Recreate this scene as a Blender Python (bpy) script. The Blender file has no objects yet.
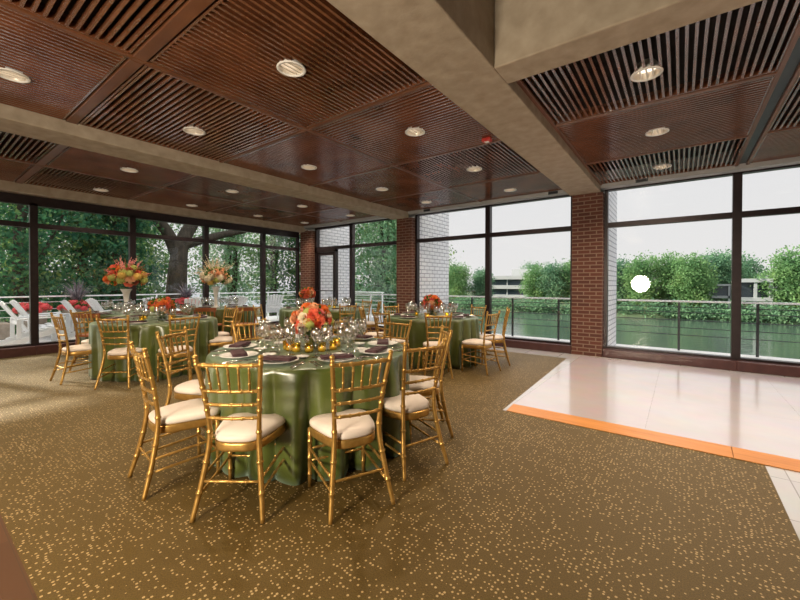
import bpy, math, random
import numpy as np
from mathutils import Vector, Matrix
R = math.radians
PI = math.pi
random.seed(7)
rng = np.random.default_rng(11)
S = bpy.context.scene
COL = S.collection

# ------------------------------------------------------------------ view
S.view_settings.view_transform = 'Standard'
S.view_settings.look = 'None'
S.view_settings.gamma = 1.0
S.view_settings.use_curve_mapping = False
S.view_settings.exposure = 0.08
S.cycles.use_denoising = True
S.cycles.max_bounces = 8
S.cycles.diffuse_bounces = 4
S.cycles.glossy_bounces = 4
S.cycles.transparent_max_bounces = 40
S.cycles.sample_clamp_indirect = 6.0
S.cycles.caustics_reflective = False
S.cycles.caustics_refractive = False

# ------------------------------------------------------------------ materials
MATS = {}
def new_mat(name):
    m = bpy.data.materials.new(name); m.use_nodes = True
    nt = m.node_tree
    for n in list(nt.nodes): nt.nodes.remove(n)
    out = nt.nodes.new('ShaderNodeOutputMaterial')
    MATS[name] = m
    return m, nt, out
def N(nt, t, **kw):
    n = nt.nodes.new(t)
    for k, v in kw.items(): setattr(n, k, v)
    return n
def pbr(nt, out, rough=.5, metal=0., spec=.5):
    b = nt.nodes.new('ShaderNodeBsdfPrincipled')
    b.inputs['Roughness'].default_value = rough
    b.inputs['Metallic'].default_value = metal
    b.inputs['Specular IOR Level'].default_value = spec
    nt.links.new(b.outputs[0], out.inputs[0])
    return b
def ramp(nt, stops):
    r = nt.nodes.new('ShaderNodeValToRGB')
    e = r.color_ramp.elements
    while len(e) < len(stops): e.new(.5)
    for el, (p, c) in zip(e, stops): el.position = p; el.color = (*c, 1)
    return r
def coords(nt, scale=(1, 1, 1), kind='Object'):
    tc = nt.nodes.new('ShaderNodeTexCoord'); mp = nt.nodes.new('ShaderNodeMapping')
    mp.inputs['Scale'].default_value = scale
    nt.links.new(tc.outputs[kind], mp.inputs[0])
    return mp.outputs[0]
def noisy(name, c1, c2, scale=8., rough=.5, metal=0., spec=.5, stretch=(1, 1, 1), bump=0., detail=4., rough2=None):
    m, nt, out = new_mat(name); b = pbr(nt, out, rough, metal, spec)
    v = coords(nt, stretch)
    n = N(nt, 'ShaderNodeTexNoise'); n.inputs['Scale'].default_value = scale; n.inputs['Detail'].default_value = detail
    nt.links.new(v, n.inputs['Vector'])
    r = ramp(nt, [(.3, c1), (.7, c2)]); nt.links.new(n.outputs[0], r.inputs[0]); nt.links.new(r.outputs[0], b.inputs['Base Color'])
    if bump:
        bp = N(nt, 'ShaderNodeBump'); bp.inputs['Strength'].default_value = bump; bp.inputs['Distance'].default_value = .01
        nt.links.new(n.outputs[0], bp.inputs['Height']); nt.links.new(bp.outputs[0], b.inputs['Normal'])
    return m
def math_node(nt, op, a, b=None, clamp=False):
    n = N(nt, 'ShaderNodeMath', operation=op); n.use_clamp = clamp
    for i, x in enumerate((a, b)):
        if x is None: continue
        if isinstance(x, (int, float)): n.inputs[i].default_value = x
        else: nt.links.new(x, n.inputs[i])
    return n.outputs[0]

gold = noisy('gold_paint', (.40, .225, .055), (.52, .31, .09), 30, .33, .7, .5)
ivory = noisy('ivory_vinyl', (.66, .56, .49), (.74, .65, .57), 6, .5, bump=.05)
green_satin = noisy('green_satin', (.050, .068, .008), (.078, .100, .014), 5, .30, 0, .9, detail=3, bump=.04)
green_satin.node_tree.nodes['Principled BSDF'].inputs['Sheen Weight'].default_value = .25
green_satin.node_tree.nodes['Principled BSDF'].inputs['Sheen Tint'].default_value = (.75, 1., .85, 1)
plum = noisy('plum_linen', (.040, .014, .018), (.065, .024, .028), 40, .8)
china = noisy('white_china', (.80, .79, .76), (.85, .84, .81), 3, .18)
silver = noisy('polished_silver', (.75, .74, .72), (.82, .81, .8), 10, .18, 1.)
dark_frame = noisy('bronze_frame', (.017, .011, .013), (.028, .018, .021), 12, .35, .3)
sill_paint = noisy('maroon_sill', (.060, .022, .022), (.085, .034, .032), 9, .3)
soffit = noisy('grey_soffit', (.36, .37, .38), (.42, .43, .44), 3, .5)
slat_wood = noisy('red_slat_wood', (.10, .033, .014), (.19, .068, .030), 3, .27, 0, .8, (1, 1, 1), detail=6)
_b = slat_wood.node_tree.nodes['Principled BSDF']; _b.inputs['Coat Weight'].default_value = .7; _b.inputs['Coat Roughness'].default_value = .16; _b.inputs['Coat IOR'].default_value = 1.7
bar_wood = noisy('ceiling_bar_wood', (.10, .036, .016), (.155, .06, .026), 4, .36)
black_void = noisy('black_backing', (.006, .005, .005), (.010, .008, .008), 4, .9)
concrete = noisy('board_concrete', (.29, .235, .172), (.40, .335, .255), 8., .85, bump=.6, detail=14)
white_paint = noisy('white_paint', (.74, .76, .78), (.82, .83, .84), 4, .5)
terrace_mat = noisy('pale_terrace', (.60, .60, .60), (.72, .71, .70), 1.2, .7)
rail_white = noisy('white_rail', (.82, .84, .85), (.87, .88, .89), 5, .4)
rail_dark = noisy('dark_rail', (.03, .035, .04), (.05, .055, .06), 5, .4, .4)
bark = noisy('bark', (.035, .028, .022), (.085, .068, .05), 3, .9, stretch=(3, 3, .6), bump=.6)
wall_paint = noisy('warm_plaster', (.50, .43, .34), (.56, .49, .40), 2, .8)
ramp_wood = noisy('orange_ramp_wood', (.48, .18, .035), (.62, .26, .06), 5, .35, stretch=(.4, 6, 1))
brown_wood = noisy('brown_chair_wood', (.25, .075, .028), (.36, .125, .05), 4, .35, stretch=(1, 4, 1))
pot_mat = noisy('stone_pot', (.26, .22, .18), (.38, .33, .28), 8, .8, bump=.3)
stem_green = noisy('stem_green', (.05, .12, .025), (.09, .19, .04), 9, .5)
wax = noisy('cream_wax', (.75, .66, .48), (.8, .72, .55), 5, .5)
ground_mat = noisy('dark_ground', (.03, .045, .02), (.07, .085, .035), .4, .9)
bank_mat = noisy('grassy_bank', (.03, .055, .025), (.055, .085, .035), .12, .9)
far_white = noisy('pale_building', (.34, .36, .38), (.40, .42, .44), .2, .7)
far_dark = noisy('dark_glazing', (.035, .05, .065), (.06, .08, .10), .3, .25)
red_plastic = noisy('red_plastic', (.45, .03, .025), (.5, .04, .03), 4, .4)

# brick
def brick_mat(name, c1, c2, mortar, w=.30, h=.10):
    m, nt, out = new_mat(name); b = pbr(nt, out, .8)
    tc = N(nt, 'ShaderNodeTexCoord'); sx = N(nt, 'ShaderNodeSeparateXYZ'); nt.links.new(tc.outputs['Object'], sx.inputs[0])
    add = math_node(nt, 'ADD', sx.outputs[0], sx.outputs[1])
    cx = N(nt, 'ShaderNodeCombineXYZ'); nt.links.new(add, cx.inputs[0]); nt.links.new(sx.outputs[2], cx.inputs[1])
    br = N(nt, 'ShaderNodeTexBrick')
    br.inputs['Scale'].default_value = 1.; br.inputs['Brick Width'].default_value = w; br.inputs['Row Height'].default_value = h
    br.inputs['Mortar Size'].default_value = .010; br.inputs['Mortar Smooth'].default_value = .1
    br.inputs['Color1'].default_value = (*c1, 1); br.inputs['Color2'].default_value = (*c2, 1); br.inputs['Mortar'].default_value = (*mortar, 1)
    nt.links.new(cx.outputs[0], br.inputs['Vector']); nt.links.new(br.outputs['Color'], b.inputs['Base Color'])
    bp = N(nt, 'ShaderNodeBump'); bp.inputs['Strength'].default_value = .5; bp.inputs['Distance'].default_value = .006; bp.invert = True
    nt.links.new(br.outputs['Fac'], bp.inputs['Height']); nt.links.new(bp.outputs[0], b.inputs['Normal'])
    return m
brick_red = brick_mat('red_brick', (.125, .038, .022), (.085, .027, .018), (.21, .14, .105), .21, .070)
brick_white = brick_mat('white_brick', (.80, .80, .83), (.75, .75, .79), (.32, .33, .38), .26, .10)

# carpet: brown with scattered pale dots
def carpet_mat():
    m, nt, out = new_mat('dotted_carpet'); b = pbr(nt, out, .58, 0, .6); b.inputs['Specular Tint'].default_value = (1., .84, .52, 1)
    v = coords(nt)
    vo = N(nt, 'ShaderNodeTexVoronoi'); vo.inputs['Scale'].default_value = 46.; vo.inputs['Randomness'].default_value = .5
    nt.links.new(v, vo.inputs['Vector'])
    dot = math_node(nt, 'LESS_THAN', vo.outputs['Distance'], .27)
    n1 = N(nt, 'ShaderNodeTexNoise'); n1.inputs['Scale'].default_value = 2.0; n1.inputs['Detail'].default_value = 3.
    nt.links.new(v, n1.inputs['Vector'])
    sep = N(nt, 'ShaderNodeSeparateColor'); nt.links.new(vo.outputs['Color'], sep.inputs[0])
    th = math_node(nt, 'MULTIPLY_ADD', n1.outputs[0], 2.6); nt.nodes[-1].inputs[2].default_value = -.50
    keep = math_node(nt, 'LESS_THAN', sep.outputs[0], th)
    mask = math_node(nt, 'MULTIPLY', dot, keep)
    n2 = N(nt, 'ShaderNodeTexNoise'); n2.inputs['Scale'].default_value = 160.; n2.inputs['Detail'].default_value = 2.
    nt.links.new(v, n2.inputs['Vector'])
    base = ramp(nt, [(.3, (.036, .019, .002)), (.7, (.105, .062, .010))]); nt.links.new(n2.outputs[0], base.inputs[0])
    mix = N(nt, 'ShaderNodeMix', data_type='RGBA'); mix.inputs[7].default_value = (.42, .30, .15, 1)
    nt.links.new(mask, mix.inputs[0]); nt.links.new(base.outputs[0], mix.inputs[6]); nt.links.new(mix.outputs[2], b.inputs['Base Color'])
    b.inputs['Sheen Weight'].default_value = .2; b.inputs['Sheen Roughness'].default_value = .25; b.inputs['Sheen Tint'].default_value = (1., .92, .66, 1)
    bp = N(nt, 'ShaderNodeBump'); bp.inputs['Strength'].default_value = .4; bp.inputs['Distance'].default_value = .004
    nt.links.new(n2.outputs[0], bp.inputs['Height']); nt.links.new(bp.outputs[0], b.inputs['Normal'])
    return m
carpet = carpet_mat()

def tile_mat(name, c1, c2, joint, size, rough, ox=0., oy=0., gap=.004, coat=.5):
    m, nt, out = new_mat(name); b = pbr(nt, out, rough, 0, .6)
    v = coords(nt)
    mp = nt.nodes[-1]; mp.inputs['Location'].default_value = (ox, oy, 0)
    br = N(nt, 'ShaderNodeTexBrick'); br.offset = 0.
    br.inputs['Scale'].default_value = 1.; br.inputs['Brick Width'].default_value = size; br.inputs['Row Height'].default_value = size
    br.inputs['Mortar Size'].default_value = gap; br.inputs['Color1'].default_value = (*c1, 1); br.inputs['Color2'].default_value = (*c2, 1)
    br.inputs['Mortar'].default_value = (*joint, 1)
    nt.links.new(v, br.inputs['Vector'])
    n = N(nt, 'ShaderNodeTexNoise'); n.inputs['Scale'].default_value = 3.; n.inputs['Detail'].default_value = 6.
    nt.links.new(v, n.inputs['Vector'])
    mx = N(nt, 'ShaderNodeMix', data_type='RGBA', blend_type='MULTIPLY'); mx.inputs[0].default_value = .25
    nt.links.new(br.outputs['Color'], mx.inputs[6]); nt.links.new(n.outputs['Color'], mx.inputs[7]); nt.links.new(mx.outputs[2], b.inputs['Base Color'])
    b.inputs['Coat Weight'].default_value = coat; b.inputs['Coat Roughness'].default_value = .11; b.inputs['Coat IOR'].default_value = 3.0 if coat == 1. else 2.3
    return m
marble = tile_mat('pale_marble_tile', (.62, .62, .64), (.56, .56, .58), (.36, .34, .34), .6, .16)
dance_mat = tile_mat('dance_panel', (.66, .60, .64), (.64, .58, .62), (.40, .35, .37), 50., .25, coat=1.)
# plank floor
def plank_mat():
    m, nt, out = new_mat('plank_floor'); b = pbr(nt, out, .5, 0, .3)
    v = coords(nt)
    br = N(nt, 'ShaderNodeTexBrick'); br.inputs['Scale'].default_value = 1.; br.inputs['Brick Width'].default_value = 1.1; br.inputs['Row Height'].default_value = .11
    br.inputs['Mortar Size'].default_value = .002
    br.inputs['Color1'].default_value = (.06, .025, .010, 1); br.inputs['Color2'].default_value = (.12, .052, .020, 1); br.inputs['Mortar'].default_value = (.06, .03, .015, 1)
    nt.links.new(v, br.inputs['Vector']); nt.links.new(br.outputs['Color'], b.inputs['Base Color'])
    return m
plank = plank_mat()

def clear_mat(name, tint, gloss=.06, edge=.5, rough=.0, glow=None):
    m, nt, out = new_mat(name)
    t = N(nt, 'ShaderNodeBsdfTransparent'); t.inputs[0].default_value = (*tint, 1)
    g = N(nt, 'ShaderNodeBsdfGlossy'); g.inputs['Roughness'].default_value = rough; g.inputs['Color'].default_value = (1, 1, 1, 1)
    lw = N(nt, 'ShaderNodeLayerWeight'); lw.inputs['Blend'].default_value = .35
    f = math_node(nt, 'MULTIPLY_ADD', lw.outputs['Facing'], edge); nt.nodes[-1].inputs[2].default_value = gloss
    nt.nodes[-1].use_clamp = True
    mx = N(nt, 'ShaderNodeMixShader'); nt.links.new(f, mx.inputs[0]); nt.links.new(t.outputs[0], mx.inputs[1]); nt.links.new(g.outputs[0], mx.inputs[2])
    nt.links.new(mx.outputs[0], out.inputs[0])
    return m
pane_mat = clear_mat('window_glass', (.985, .99, .99), .018, .05)
glass_mat = clear_mat('stemware_glass', (.985, .99, .99), .15, .9, .03)
vase_mat = clear_mat('vase_glass', (.88, .90, .90), .14, .7, .03)
amber_mat = clear_mat('amber_glass', (1., .88, .38), .06, .35, .03)
frost_mat = noisy('frosted_glass', (.75, .72, .68), (.82, .79, .75), 12, .35)
def emit_mat(name, c, s):
    m, nt, out = new_mat(name); e = N(nt, 'ShaderNodeEmission'); e.inputs[0].default_value = (*c, 1); e.inputs[1].default_value = s
    nt.links.new(e.outputs[0], out.inputs[0]); return m
lamp_mat = emit_mat('downlight_lamp', (1., .86, .72), 2.1)
flame_mat = emit_mat('candle_flame', (1., .70, .3), 2.5)
reflector = noisy('lamp_reflector', (.75, .68, .58), (.8, .74, .64), 5, .3, .4)

def leaf_mat(name, c1, c2, c3, scale=.9, trans=.45):
    m, nt, out = new_mat(name)
    v = coords(nt)
    n = N(nt, 'ShaderNodeTexNoise'); n.inputs['Scale'].default_value = scale; n.inputs['Detail'].default_value = 6.; n.inputs['Roughness'].default_value = .75
    nt.links.new(v, n.inputs['Vector'])
    r = ramp(nt, [(.34, c1), (.52, c2), (.70, c3)]); nt.links.new(n.outputs[0], r.inputs[0])
    d = N(nt, 'ShaderNodeBsdfPrincipled'); d.inputs['Roughness'].default_value = .7; d.inputs['Specular IOR Level'].default_value = .25
    t = N(nt, 'ShaderNodeBsdfTranslucent')
    nt.links.new(r.outputs[0], d.inputs['Base Color']); nt.links.new(r.outputs[0], t.inputs[0])
    mx = N(nt, 'ShaderNodeMixShader'); mx.inputs[0].default_value = trans
    nt.links.new(d.outputs[0], mx.inputs[1]); nt.links.new(t.outputs[0], mx.inputs[2]); nt.links.new(mx.outputs[0], out.inputs[0])
    return m
leaf_dark = leaf_mat('dark_leaf', (.016, .080, .060), (.055, .18, .085), (.36, .44, .11))  # last stop paints sunlit yellow-green highlights into the leaf colour
leaf_mid = leaf_mat('mid_leaf', (.07, .18, .10), (.16, .30, .12), (.48, .56, .17))
leaf_light = leaf_mat('light_leaf', (.14, .32, .20), (.26, .46, .26), (.50, .62, .32))
leaf_far = leaf_mat('far_leaf', (.09, .21, .09), (.17, .31, .12), (.30, .44, .16), .25)
leaf_far2 = leaf_mat('far_leaf_blue', (.08, .19, .12), (.14, .27, .15), (.22, .36, .19), .25)
leaf_pot = leaf_mat('bouquet_leaf', (.03, .09, .02), (.07, .17, .03), (.16, .28, .06), 20)
grass_purple = leaf_mat('purple_grass', (.07, .06, .08), (.20, .18, .21), (.46, .44, .47), 5)
def petal(name, c1, c2): return leaf_mat(name, c1, tuple((a + b) / 2 for a, b in zip(c1, c2)), c2, 14, .3)
P_ORANGE = petal('orange_petal', (.75, .16, .03), (.85, .30, .08))
P_CORAL = petal('coral_petal', (.78, .13, .07), (.85, .25, .15))
P_PEACH = petal('peach_petal', (.82, .42, .22), (.88, .58, .38))
P_YELLOW = petal('yellow_petal', (.78, .52, .10), (.85, .66, .25))
P_LIME = petal('lime_petal', (.50, .56, .12), (.68, .70, .28))
P_CREAM = petal('cream_petal', (.80, .70, .50), (.86, .79, .64))
P_PINK = petal('pink_petal', (.78, .24, .24), (.84, .42, .40))
P_HOT = petal('hot_pink_petal', (.75, .08, .10), (.85, .18, .18))
P_RUST = petal('rust_petal', (.35, .07, .04), (.5, .14, .08))

def water_mat():
    m, nt, out = new_mat('river_water'); b = pbr(nt, out, .06, 0, .5)
    b.inputs['Base Color'].default_value = (.045, .070, .058, 1)
    v = coords(nt, (.5, 1.6, 1))
    n = N(nt, 'ShaderNodeTexNoise'); n.inputs['Scale'].default_value = 1.1; n.inputs['Detail'].default_value = 4.
    nt.links.new(v, n.inputs['Vector'])
    bp = N(nt, 'ShaderNodeBump'); bp.inputs['Strength'].default_value = .22; bp.inputs['Distance'].default_value = .12
    nt.links.new(n.outputs[0], bp.inputs['Height']); nt.links.new(bp.outputs[0], b.inputs['Normal'])
    return m
water = water_mat()

# ------------------------------------------------------------------ geometry helpers
class MB:
    def __init__(s): s.v = []; s.f = []; s.mi = []
    def add(s, vs, fs, mi=0):
        o = len(s.v); s.v.extend([tuple(p) for p in vs]); s.f.extend([tuple(i + o for i in f) for f in fs]); s.mi.extend([mi] * len(fs)); return s
    def box(s, x0, x1, y0, y1, z0, z1, mi=0):
        vs = [(x0, y0, z0), (x1, y0, z0), (x1, y1, z0), (x0, y1, z0), (x0, y0, z1), (x1, y0, z1), (x1, y1, z1), (x0, y1, z1)]
        return s.add(vs, [(3, 2, 1, 0), (4, 5, 6, 7), (0, 1, 5, 4), (1, 2, 6, 5), (2, 3, 7, 6), (3, 0, 4, 7)], mi)
    def obox(s, a, b, w, h, up=(0, 0, 1), mi=0):
        a = Vector(a); b = Vector(b); d = (b - a).normalized(); u = Vector(up); x = d.cross(u).normalized(); u = x.cross(d)
        vs = []
        for p in (a, b):
            for i, j in ((-1, -1), (1, -1), (1, 1), (-1, 1)): vs.append(p + x * (w / 2 * i) + u * (h / 2 * j))
        return s.add(vs, [(0, 1, 2, 3), (7, 6, 5, 4), (0, 4, 5, 1), (1, 5, 6, 2), (2, 6, 7, 3), (3, 7, 4, 0)], mi)
    def tube(s, pts, rad, n=8, mi=0, cap=True):
        pts = [Vector(p) for p in pts]
        if not hasattr(rad, '__len__'): rad = [rad] * len(pts)
        t0 = (pts[1] - pts[0]).normalized()
        ref = Vector((0, 0, 1)) if abs(t0.z) < .9 else Vector((0, 1, 0))
        x = t0.cross(ref).normalized(); vs = []
        for i, p in enumerate(pts):
            t = (pts[min(i + 1, len(pts) - 1)] - pts[max(i - 1, 0)]).normalized()
            x = (x - t * x.dot(t)).normalized(); y = t.cross(x)
            for k in range(n):
                a = 2 * PI * k / n; vs.append(p + (x * math.cos(a) + y * math.sin(a)) * rad[i])
        fs = []
        for i in range(len(pts) - 1):
            for k in range(n):
                k2 = (k + 1) % n; fs.append((i * n + k, i * n + k2, (i + 1) * n + k2, (i + 1) * n + k))
        if cap: fs.append(tuple(range(n - 1, -1, -1))); fs.append(tuple(range((len(pts) - 1) * n, len(pts) * n)))
        return s.add(vs, fs, mi)
    def lathe(s, prof, n=20, c=(0, 0, 0), mi=0):
        vs = []; fs = []
        for r, z in prof:
            for k in range(n):
                a = 2 * PI * k / n; vs.append((c[0] + r * math.cos(a), c[1] + r * math.sin(a), c[2] + z))
        for i in range(len(prof) - 1):
            for k in range(n):
                k2 = (k + 1) % n; fs.append((i * n + k, i * n + k2, (i + 1) * n + k2, (i + 1) * n + k))
        return s.add(vs, fs, mi)
    def prism(s, poly, z0, z1, mi=0):
        n = len(poly); vs = [(x, y, z0) for x, y in poly] + [(x, y, z1) for x, y in poly]
        return s.add(vs, [tuple(range(n - 1, -1, -1)), tuple(range(n, 2 * n))] + [(i, (i + 1) % n, n + (i + 1) % n, n + i) for i in range(n)], mi)
    def mesh(s, name, mats, smooth=False):
        me = bpy.data.meshes.new(name); me.from_pydata([tuple(p) for p in s.v], [], s.f)
        for m in (mats if isinstance(mats, (list, tuple)) else [mats]): me.materials.append(m)
        if any(s.mi): me.polygons.foreach_set('material_index', s.mi)
        if smooth: me.shade_smooth()
        me.update(); return me
    def obj(s, name, mats, parent=None, smooth=False, loc=None, bevel=0.):
        o = link(name, s.mesh(name, mats, smooth), parent)
        if loc is not None: o.location = loc
        if bevel:
            b = o.modifiers.new('bevel', 'BEVEL'); b.width = bevel; b.segments = 2; b.limit_method = 'ANGLE'
        return o
def link(name, data, parent=None):
    o = bpy.data.objects.new(name, data); COL.objects.link(o)
    if parent is not None: o.parent = parent
    return o
def tag(o, label=None, cat=None, group=None, kind=None):
    if label: o['label'] = label
    if cat: o['category'] = cat
    if group: o['group'] = group
    if kind: o['kind'] = kind
    return o
def thing(name, label, cat, loc=(0, 0, 0), rz=0., group=None):
    o = bpy.data.objects.new(name, None); COL.objects.link(o); o.location = loc; o.rotation_euler = (0, 0, rz); o.empty_display_size = .1
    return tag(o, label, cat, group)
def struct(mb, name, mat, parent=None, bevel=0., smooth=False):
    o = mb.obj(name, mat, parent, smooth, bevel=bevel)
    if parent is None: o['kind'] = 'structure'
    return o
KIDS = {}
def kids(o):
    return [c for c in o.children]
def dup(root, loc=None, rz=None, label=None, group=None):
    def cp(o, parent):
        c = o.copy(); COL.objects.link(c)
        if parent is not None: c.parent = parent
        for ch in kids(o): cp(ch, c)
        return c
    r = cp(root, None)
    if loc is not None: r.location = loc
    if rz is not None: r.rotation_euler = (0, 0, rz)
    if label: r['label'] = label
    if group: r['group'] = group
    return r
def np_mesh(name, verts, nper, mats, mi=None, smooth=False):
    """faces of nper consecutive vertices each"""
    me = bpy.data.meshes.new(name); nv = len(verts); nf = nv // nper
    me.vertices.add(nv); me.vertices.foreach_set('co', np.asarray(verts, dtype=np.float32).ravel())
    me.loops.add(nv); me.loops.foreach_set('vertex_index', np.arange(nv, dtype=np.int32))
    me.polygons.add(nf); me.polygons.foreach_set('loop_start', np.arange(0, nv, nper, dtype=np.int32)); me.polygons.foreach_set('loop_total', np.full(nf, nper, dtype=np.int32))
    for m in (mats if isinstance(mats, (list, tuple)) else [mats]): me.materials.append(m)
    if mi is not None: me.polygons.foreach_set('material_index', np.asarray(mi, dtype=np.int32))
    me.update(calc_edges=True)
    return me

# ------------------------------------------------------------------ camera
YAW, PITCH, ROLL, F, CY, H = R(126.825985), R(-0.587965), R(0.0956174), 375.418, 288.1025, 1.32
fw = Vector((math.cos(YAW) * math.cos(PITCH), math.sin(YAW) * math.cos(PITCH), math.sin(PITCH)))
rt = Vector((math.sin(YAW), -math.cos(YAW), 0)); up = rt.cross(fw)
rt2 = rt * math.cos(ROLL) + up * math.sin(ROLL); up2 = -rt * math.sin(ROLL) + up * math.cos(ROLL)
cam = bpy.data.cameras.new('camera'); co = bpy.data.objects.new('camera', cam); COL.objects.link(co)
co.matrix_world = Matrix(((rt2.x, up2.x, -fw.x, 0), (rt2.y, up2.y, -fw.y, 0), (rt2.z, up2.z, -fw.z, H), (0, 0, 0, 1)))
cam.sensor_width = 36.; cam.sensor_fit = 'HORIZONTAL'; cam.lens = 36. * F / 800.; cam.shift_y = -(300. - CY) / 800.
cam.clip_start = .05; cam.clip_end = 500
S.camera = co

# ------------------------------------------------------------------ room shell
ZC, ZB = 3.12, 3.0
XE, YS = 3.6, -4.2            # far side walls of the room, behind the camera
YG, XG = 7.86, -9.75          # glass planes
# floors
b = MB(); b.box(-9.9, .5, .34, 7.16, -.04, 0.0); struct(b, 'floor_carpet', carpet)
b = MB(); b.box(-9.9, .5, YS, .34, -.04, 0.0); struct(b, 'floor_wood', plank)
b = MB(); b.box(.5, XE, YS, 7.95, -.04, -.001).box(-9.9, .5, 7.16, 7.95, -.04, -.001); struct(b, 'floor_tile', marble)
b = MB(); b.prism([(-1.49, 3.79), (-1.44, 3.79), (-1.44, 7.2), (-1.63, 7.2)], -.002, .003); struct(b, 'trim_1', marble)
# walls behind the camera
b = MB(); b.box(-9.9, XE, YS - .2, YS, 0, 4.3); struct(b, 'wall_south', wall_paint)
b = MB(); b.box(XE, XE + .2, YS - .2, 8, 0, 4.3); struct(b, 'wall_east', wall_paint)
b = MB(); b.box(-9.95, -9.75, YS, -1.7, 0, 3.2); struct(b, 'wall_west', wall_paint)
# roof deck above the slats and the void by the crossing beam
b = MB(); b.box(-10., -1.2, YS - .2, 8.0, 3.36, 3.5).box(-1.2, XE + .2, 2.9, 8.0, 3.36, 3.5).box(-1.2, XE + .2, YS - .2, 2.9, 4.2, 4.34)
struct(b, 'ceiling', black_void)
# beams
b = MB(); b.box(-1.70, -1.18, YS, 7.66, ZB, 4.2); struct(b, 'beam_main', concrete, bevel=.012)
b = MB(); b.box(-1.18, XE, 2.79, 3.08, ZB, 4.2); struct(b, 'beam_cross', concrete, bevel=.012)
b = MB(); b.box(-5.95, -5.46, YS, 7.66, ZB - .02, 3.4); struct(b, 'beam_inner', concrete, bevel=.012)
b = MB(); b.box(-9.86, -9.47, YS, 7.66, 2.955, 3.4); struct(b, 'beam_west', concrete, bevel=.012)
# columns inside, fins outside
for i, (x0, x1, nm) in enumerate(((-1.66, -1.145, 'east'), (-5.84, -5.37, 'middle'), (-9.68, -9.17, 'corner'))):
    b = MB(); b.box(x0, x1, 7.65, 7.95, 0, ZB if i == 0 else ZB - .02); struct(b, 'column_' + nm, brick_red)
    b = MB(); b.box(x0, x1, 7.96, 9.52, -.3, 4.2); struct(b, 'pillar_outside_' + nm, brick_white)
# soffit strip over the river windows
b = MB(); b.box(-9.6, XE, 7.62, 7.98, 3.065, 3.36); struct(b, 'trim_soffit', soffit)
# parapet over both window walls, outside
b = MB(); b.box(-10.1, XE, 7.98, 8.12, 3.10, 3.9).box(-10.1, -9.86, YS, 8.0, 2.96, 3.9); struct(b, 'wall_fascia', concrete)

LIGHTS = [(-2.62, 1.98, 'over the front of the main bay beside the big concrete beam'), (-2.53, 3.67, 'second along the big concrete beam'), (-2.60, 5.40, 'third along the big concrete beam'), (-2.62, 7.0, 'by the window along the big concrete beam'),
          (-4.60, 2.10, 'in the main bay beside the inner beam, second of its row'), (-4.60, 3.80, 'in the main bay beside the inner beam, third of its row'), (-4.55, 5.50, 'in the main bay beside the inner beam, fourth of its row'), (-4.48, 6.95, 'in the main bay by the brick middle pillar'),
          (-4.64, .60, 'largest of the row beside the inner beam, at the picture edge'), (-7.0, 2.2, 'behind the inner beam, front of its row'), (-7.0, 3.9, 'behind the inner beam, second of its row'), (-7.02, 5.6, 'behind the inner beam, third of its row'), (-6.95, 7.1, 'behind the inner beam, by the glass door wall'),
          (-8.93, 2.34, 'along the garden windows, front of its row'), (-9.0, 4.05, 'along the garden windows, second of its row'), (-8.95, 5.70, 'along the garden windows, third of its row'), (-8.85, 7.15, 'along the garden windows, in the corner by the door'),
          (-.25, 3.84, 'over the dance floor next to the crossing beam'), (-.24, 5.37, 'over the middle of the dance floor'), (-.24, 7.0, 'over the dance floor by the window'),
          (-2.62, .3, ''), (-7.0, .5, ''), (1.6, 5.4, ''), (-2.6, -1.2, ''), (-4.6, -1.2, ''), (-7., -1.2, ''), (1.6, 3.8, ''), (-4.6, -2.9, ''), (-2.6, -2.9, '')]
# slatted ceiling panels, open round the downlights
def panel(x0, x1, y0, y1, along):
    b = MB(); sp, w, h = .056, .021, .034
    def run(c, lo, hi, put):
        cuts = []
        for (lx, ly, _) in LIGHTS:
            u, v = (lx, ly) if along == 'y' else (ly, lx)
            if abs(u - c) < .108 and lo < v < hi: q = math.sqrt(.108 ** 2 - (u - c) ** 2); cuts.append((v - q, v + q))
        p = lo
        for q0, q1 in sorted(cuts): put(p, q0); p = q1
        put(p, hi)
    if along == 'y':
        n = int((x1 - x0) / sp); off = (x1 - x0 - (n - 1) * sp) / 2
        for i in range(n): c = x0 + off + i * sp; run(c, y0, y1, lambda p, q: b.box(c - w / 2, c + w / 2, p, q, ZC, ZC + h))
    else:
        n = int((y1 - y0) / sp); off = (y1 - y0 - (n - 1) * sp) / 2
        for i in range(n): c = y0 + off + i * sp; run(c, x0, x1, lambda p, q: b.box(p, q, c - w / 2, c + w / 2, ZC, ZC + h))
    # edge battens
    for (a0, a1, c0, c1) in ((x0, x1, y0 - .006, y0 + .012), (x0, x1, y1 - .012, y1 + .006), (x0 - .006, x0 + .012, y0, y1), (x1 - .012, x1 + .006, y0, y1)):
        b.box(a0, a1, c0, c1, ZC - .002, ZC + h + .02)
    o = b.obj('ceiling_panel', slat_wood); o['kind'] = 'structure'
def bar(x0, x1, y0, y1, dz=.012, mat=None):
    b = MB(); b.box(x0, x1, y0, y1, ZC - dz, ZC + .10); o = b.obj('ceiling_trim', mat or bar_wood, bevel=.006); o['kind'] = 'structure'
YM = [-3.72, -2.08, -.44, 1.14, 2.86, 4.50, 6.17, 7.60]
def bay(x0, x1, ys, par, wide=None):
    for j in range(len(ys) - 1):
        a = ys[j] + (.045 if wide is None or abs(ys[j] - wide) > .01 else .095); c = ys[j + 1] - .045
        panel(x0, x1, a, c, 'y' if (j + par) % 2 else 'x')
    for y in ys[1:-1]:
        bar(x0 - .01, x1 + .01, y - .024, y + (.024 if wide is None or abs(y - wide) > .01 else .072), .012)
bay(-3.46, -1.72, YM, 0, 1.14)      # main bay, beside the big beam
bay(-5.44, -3.54, YM, 1, 1.14)
bar(-3.525, -3.475, -3.8, 7.6)
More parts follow.
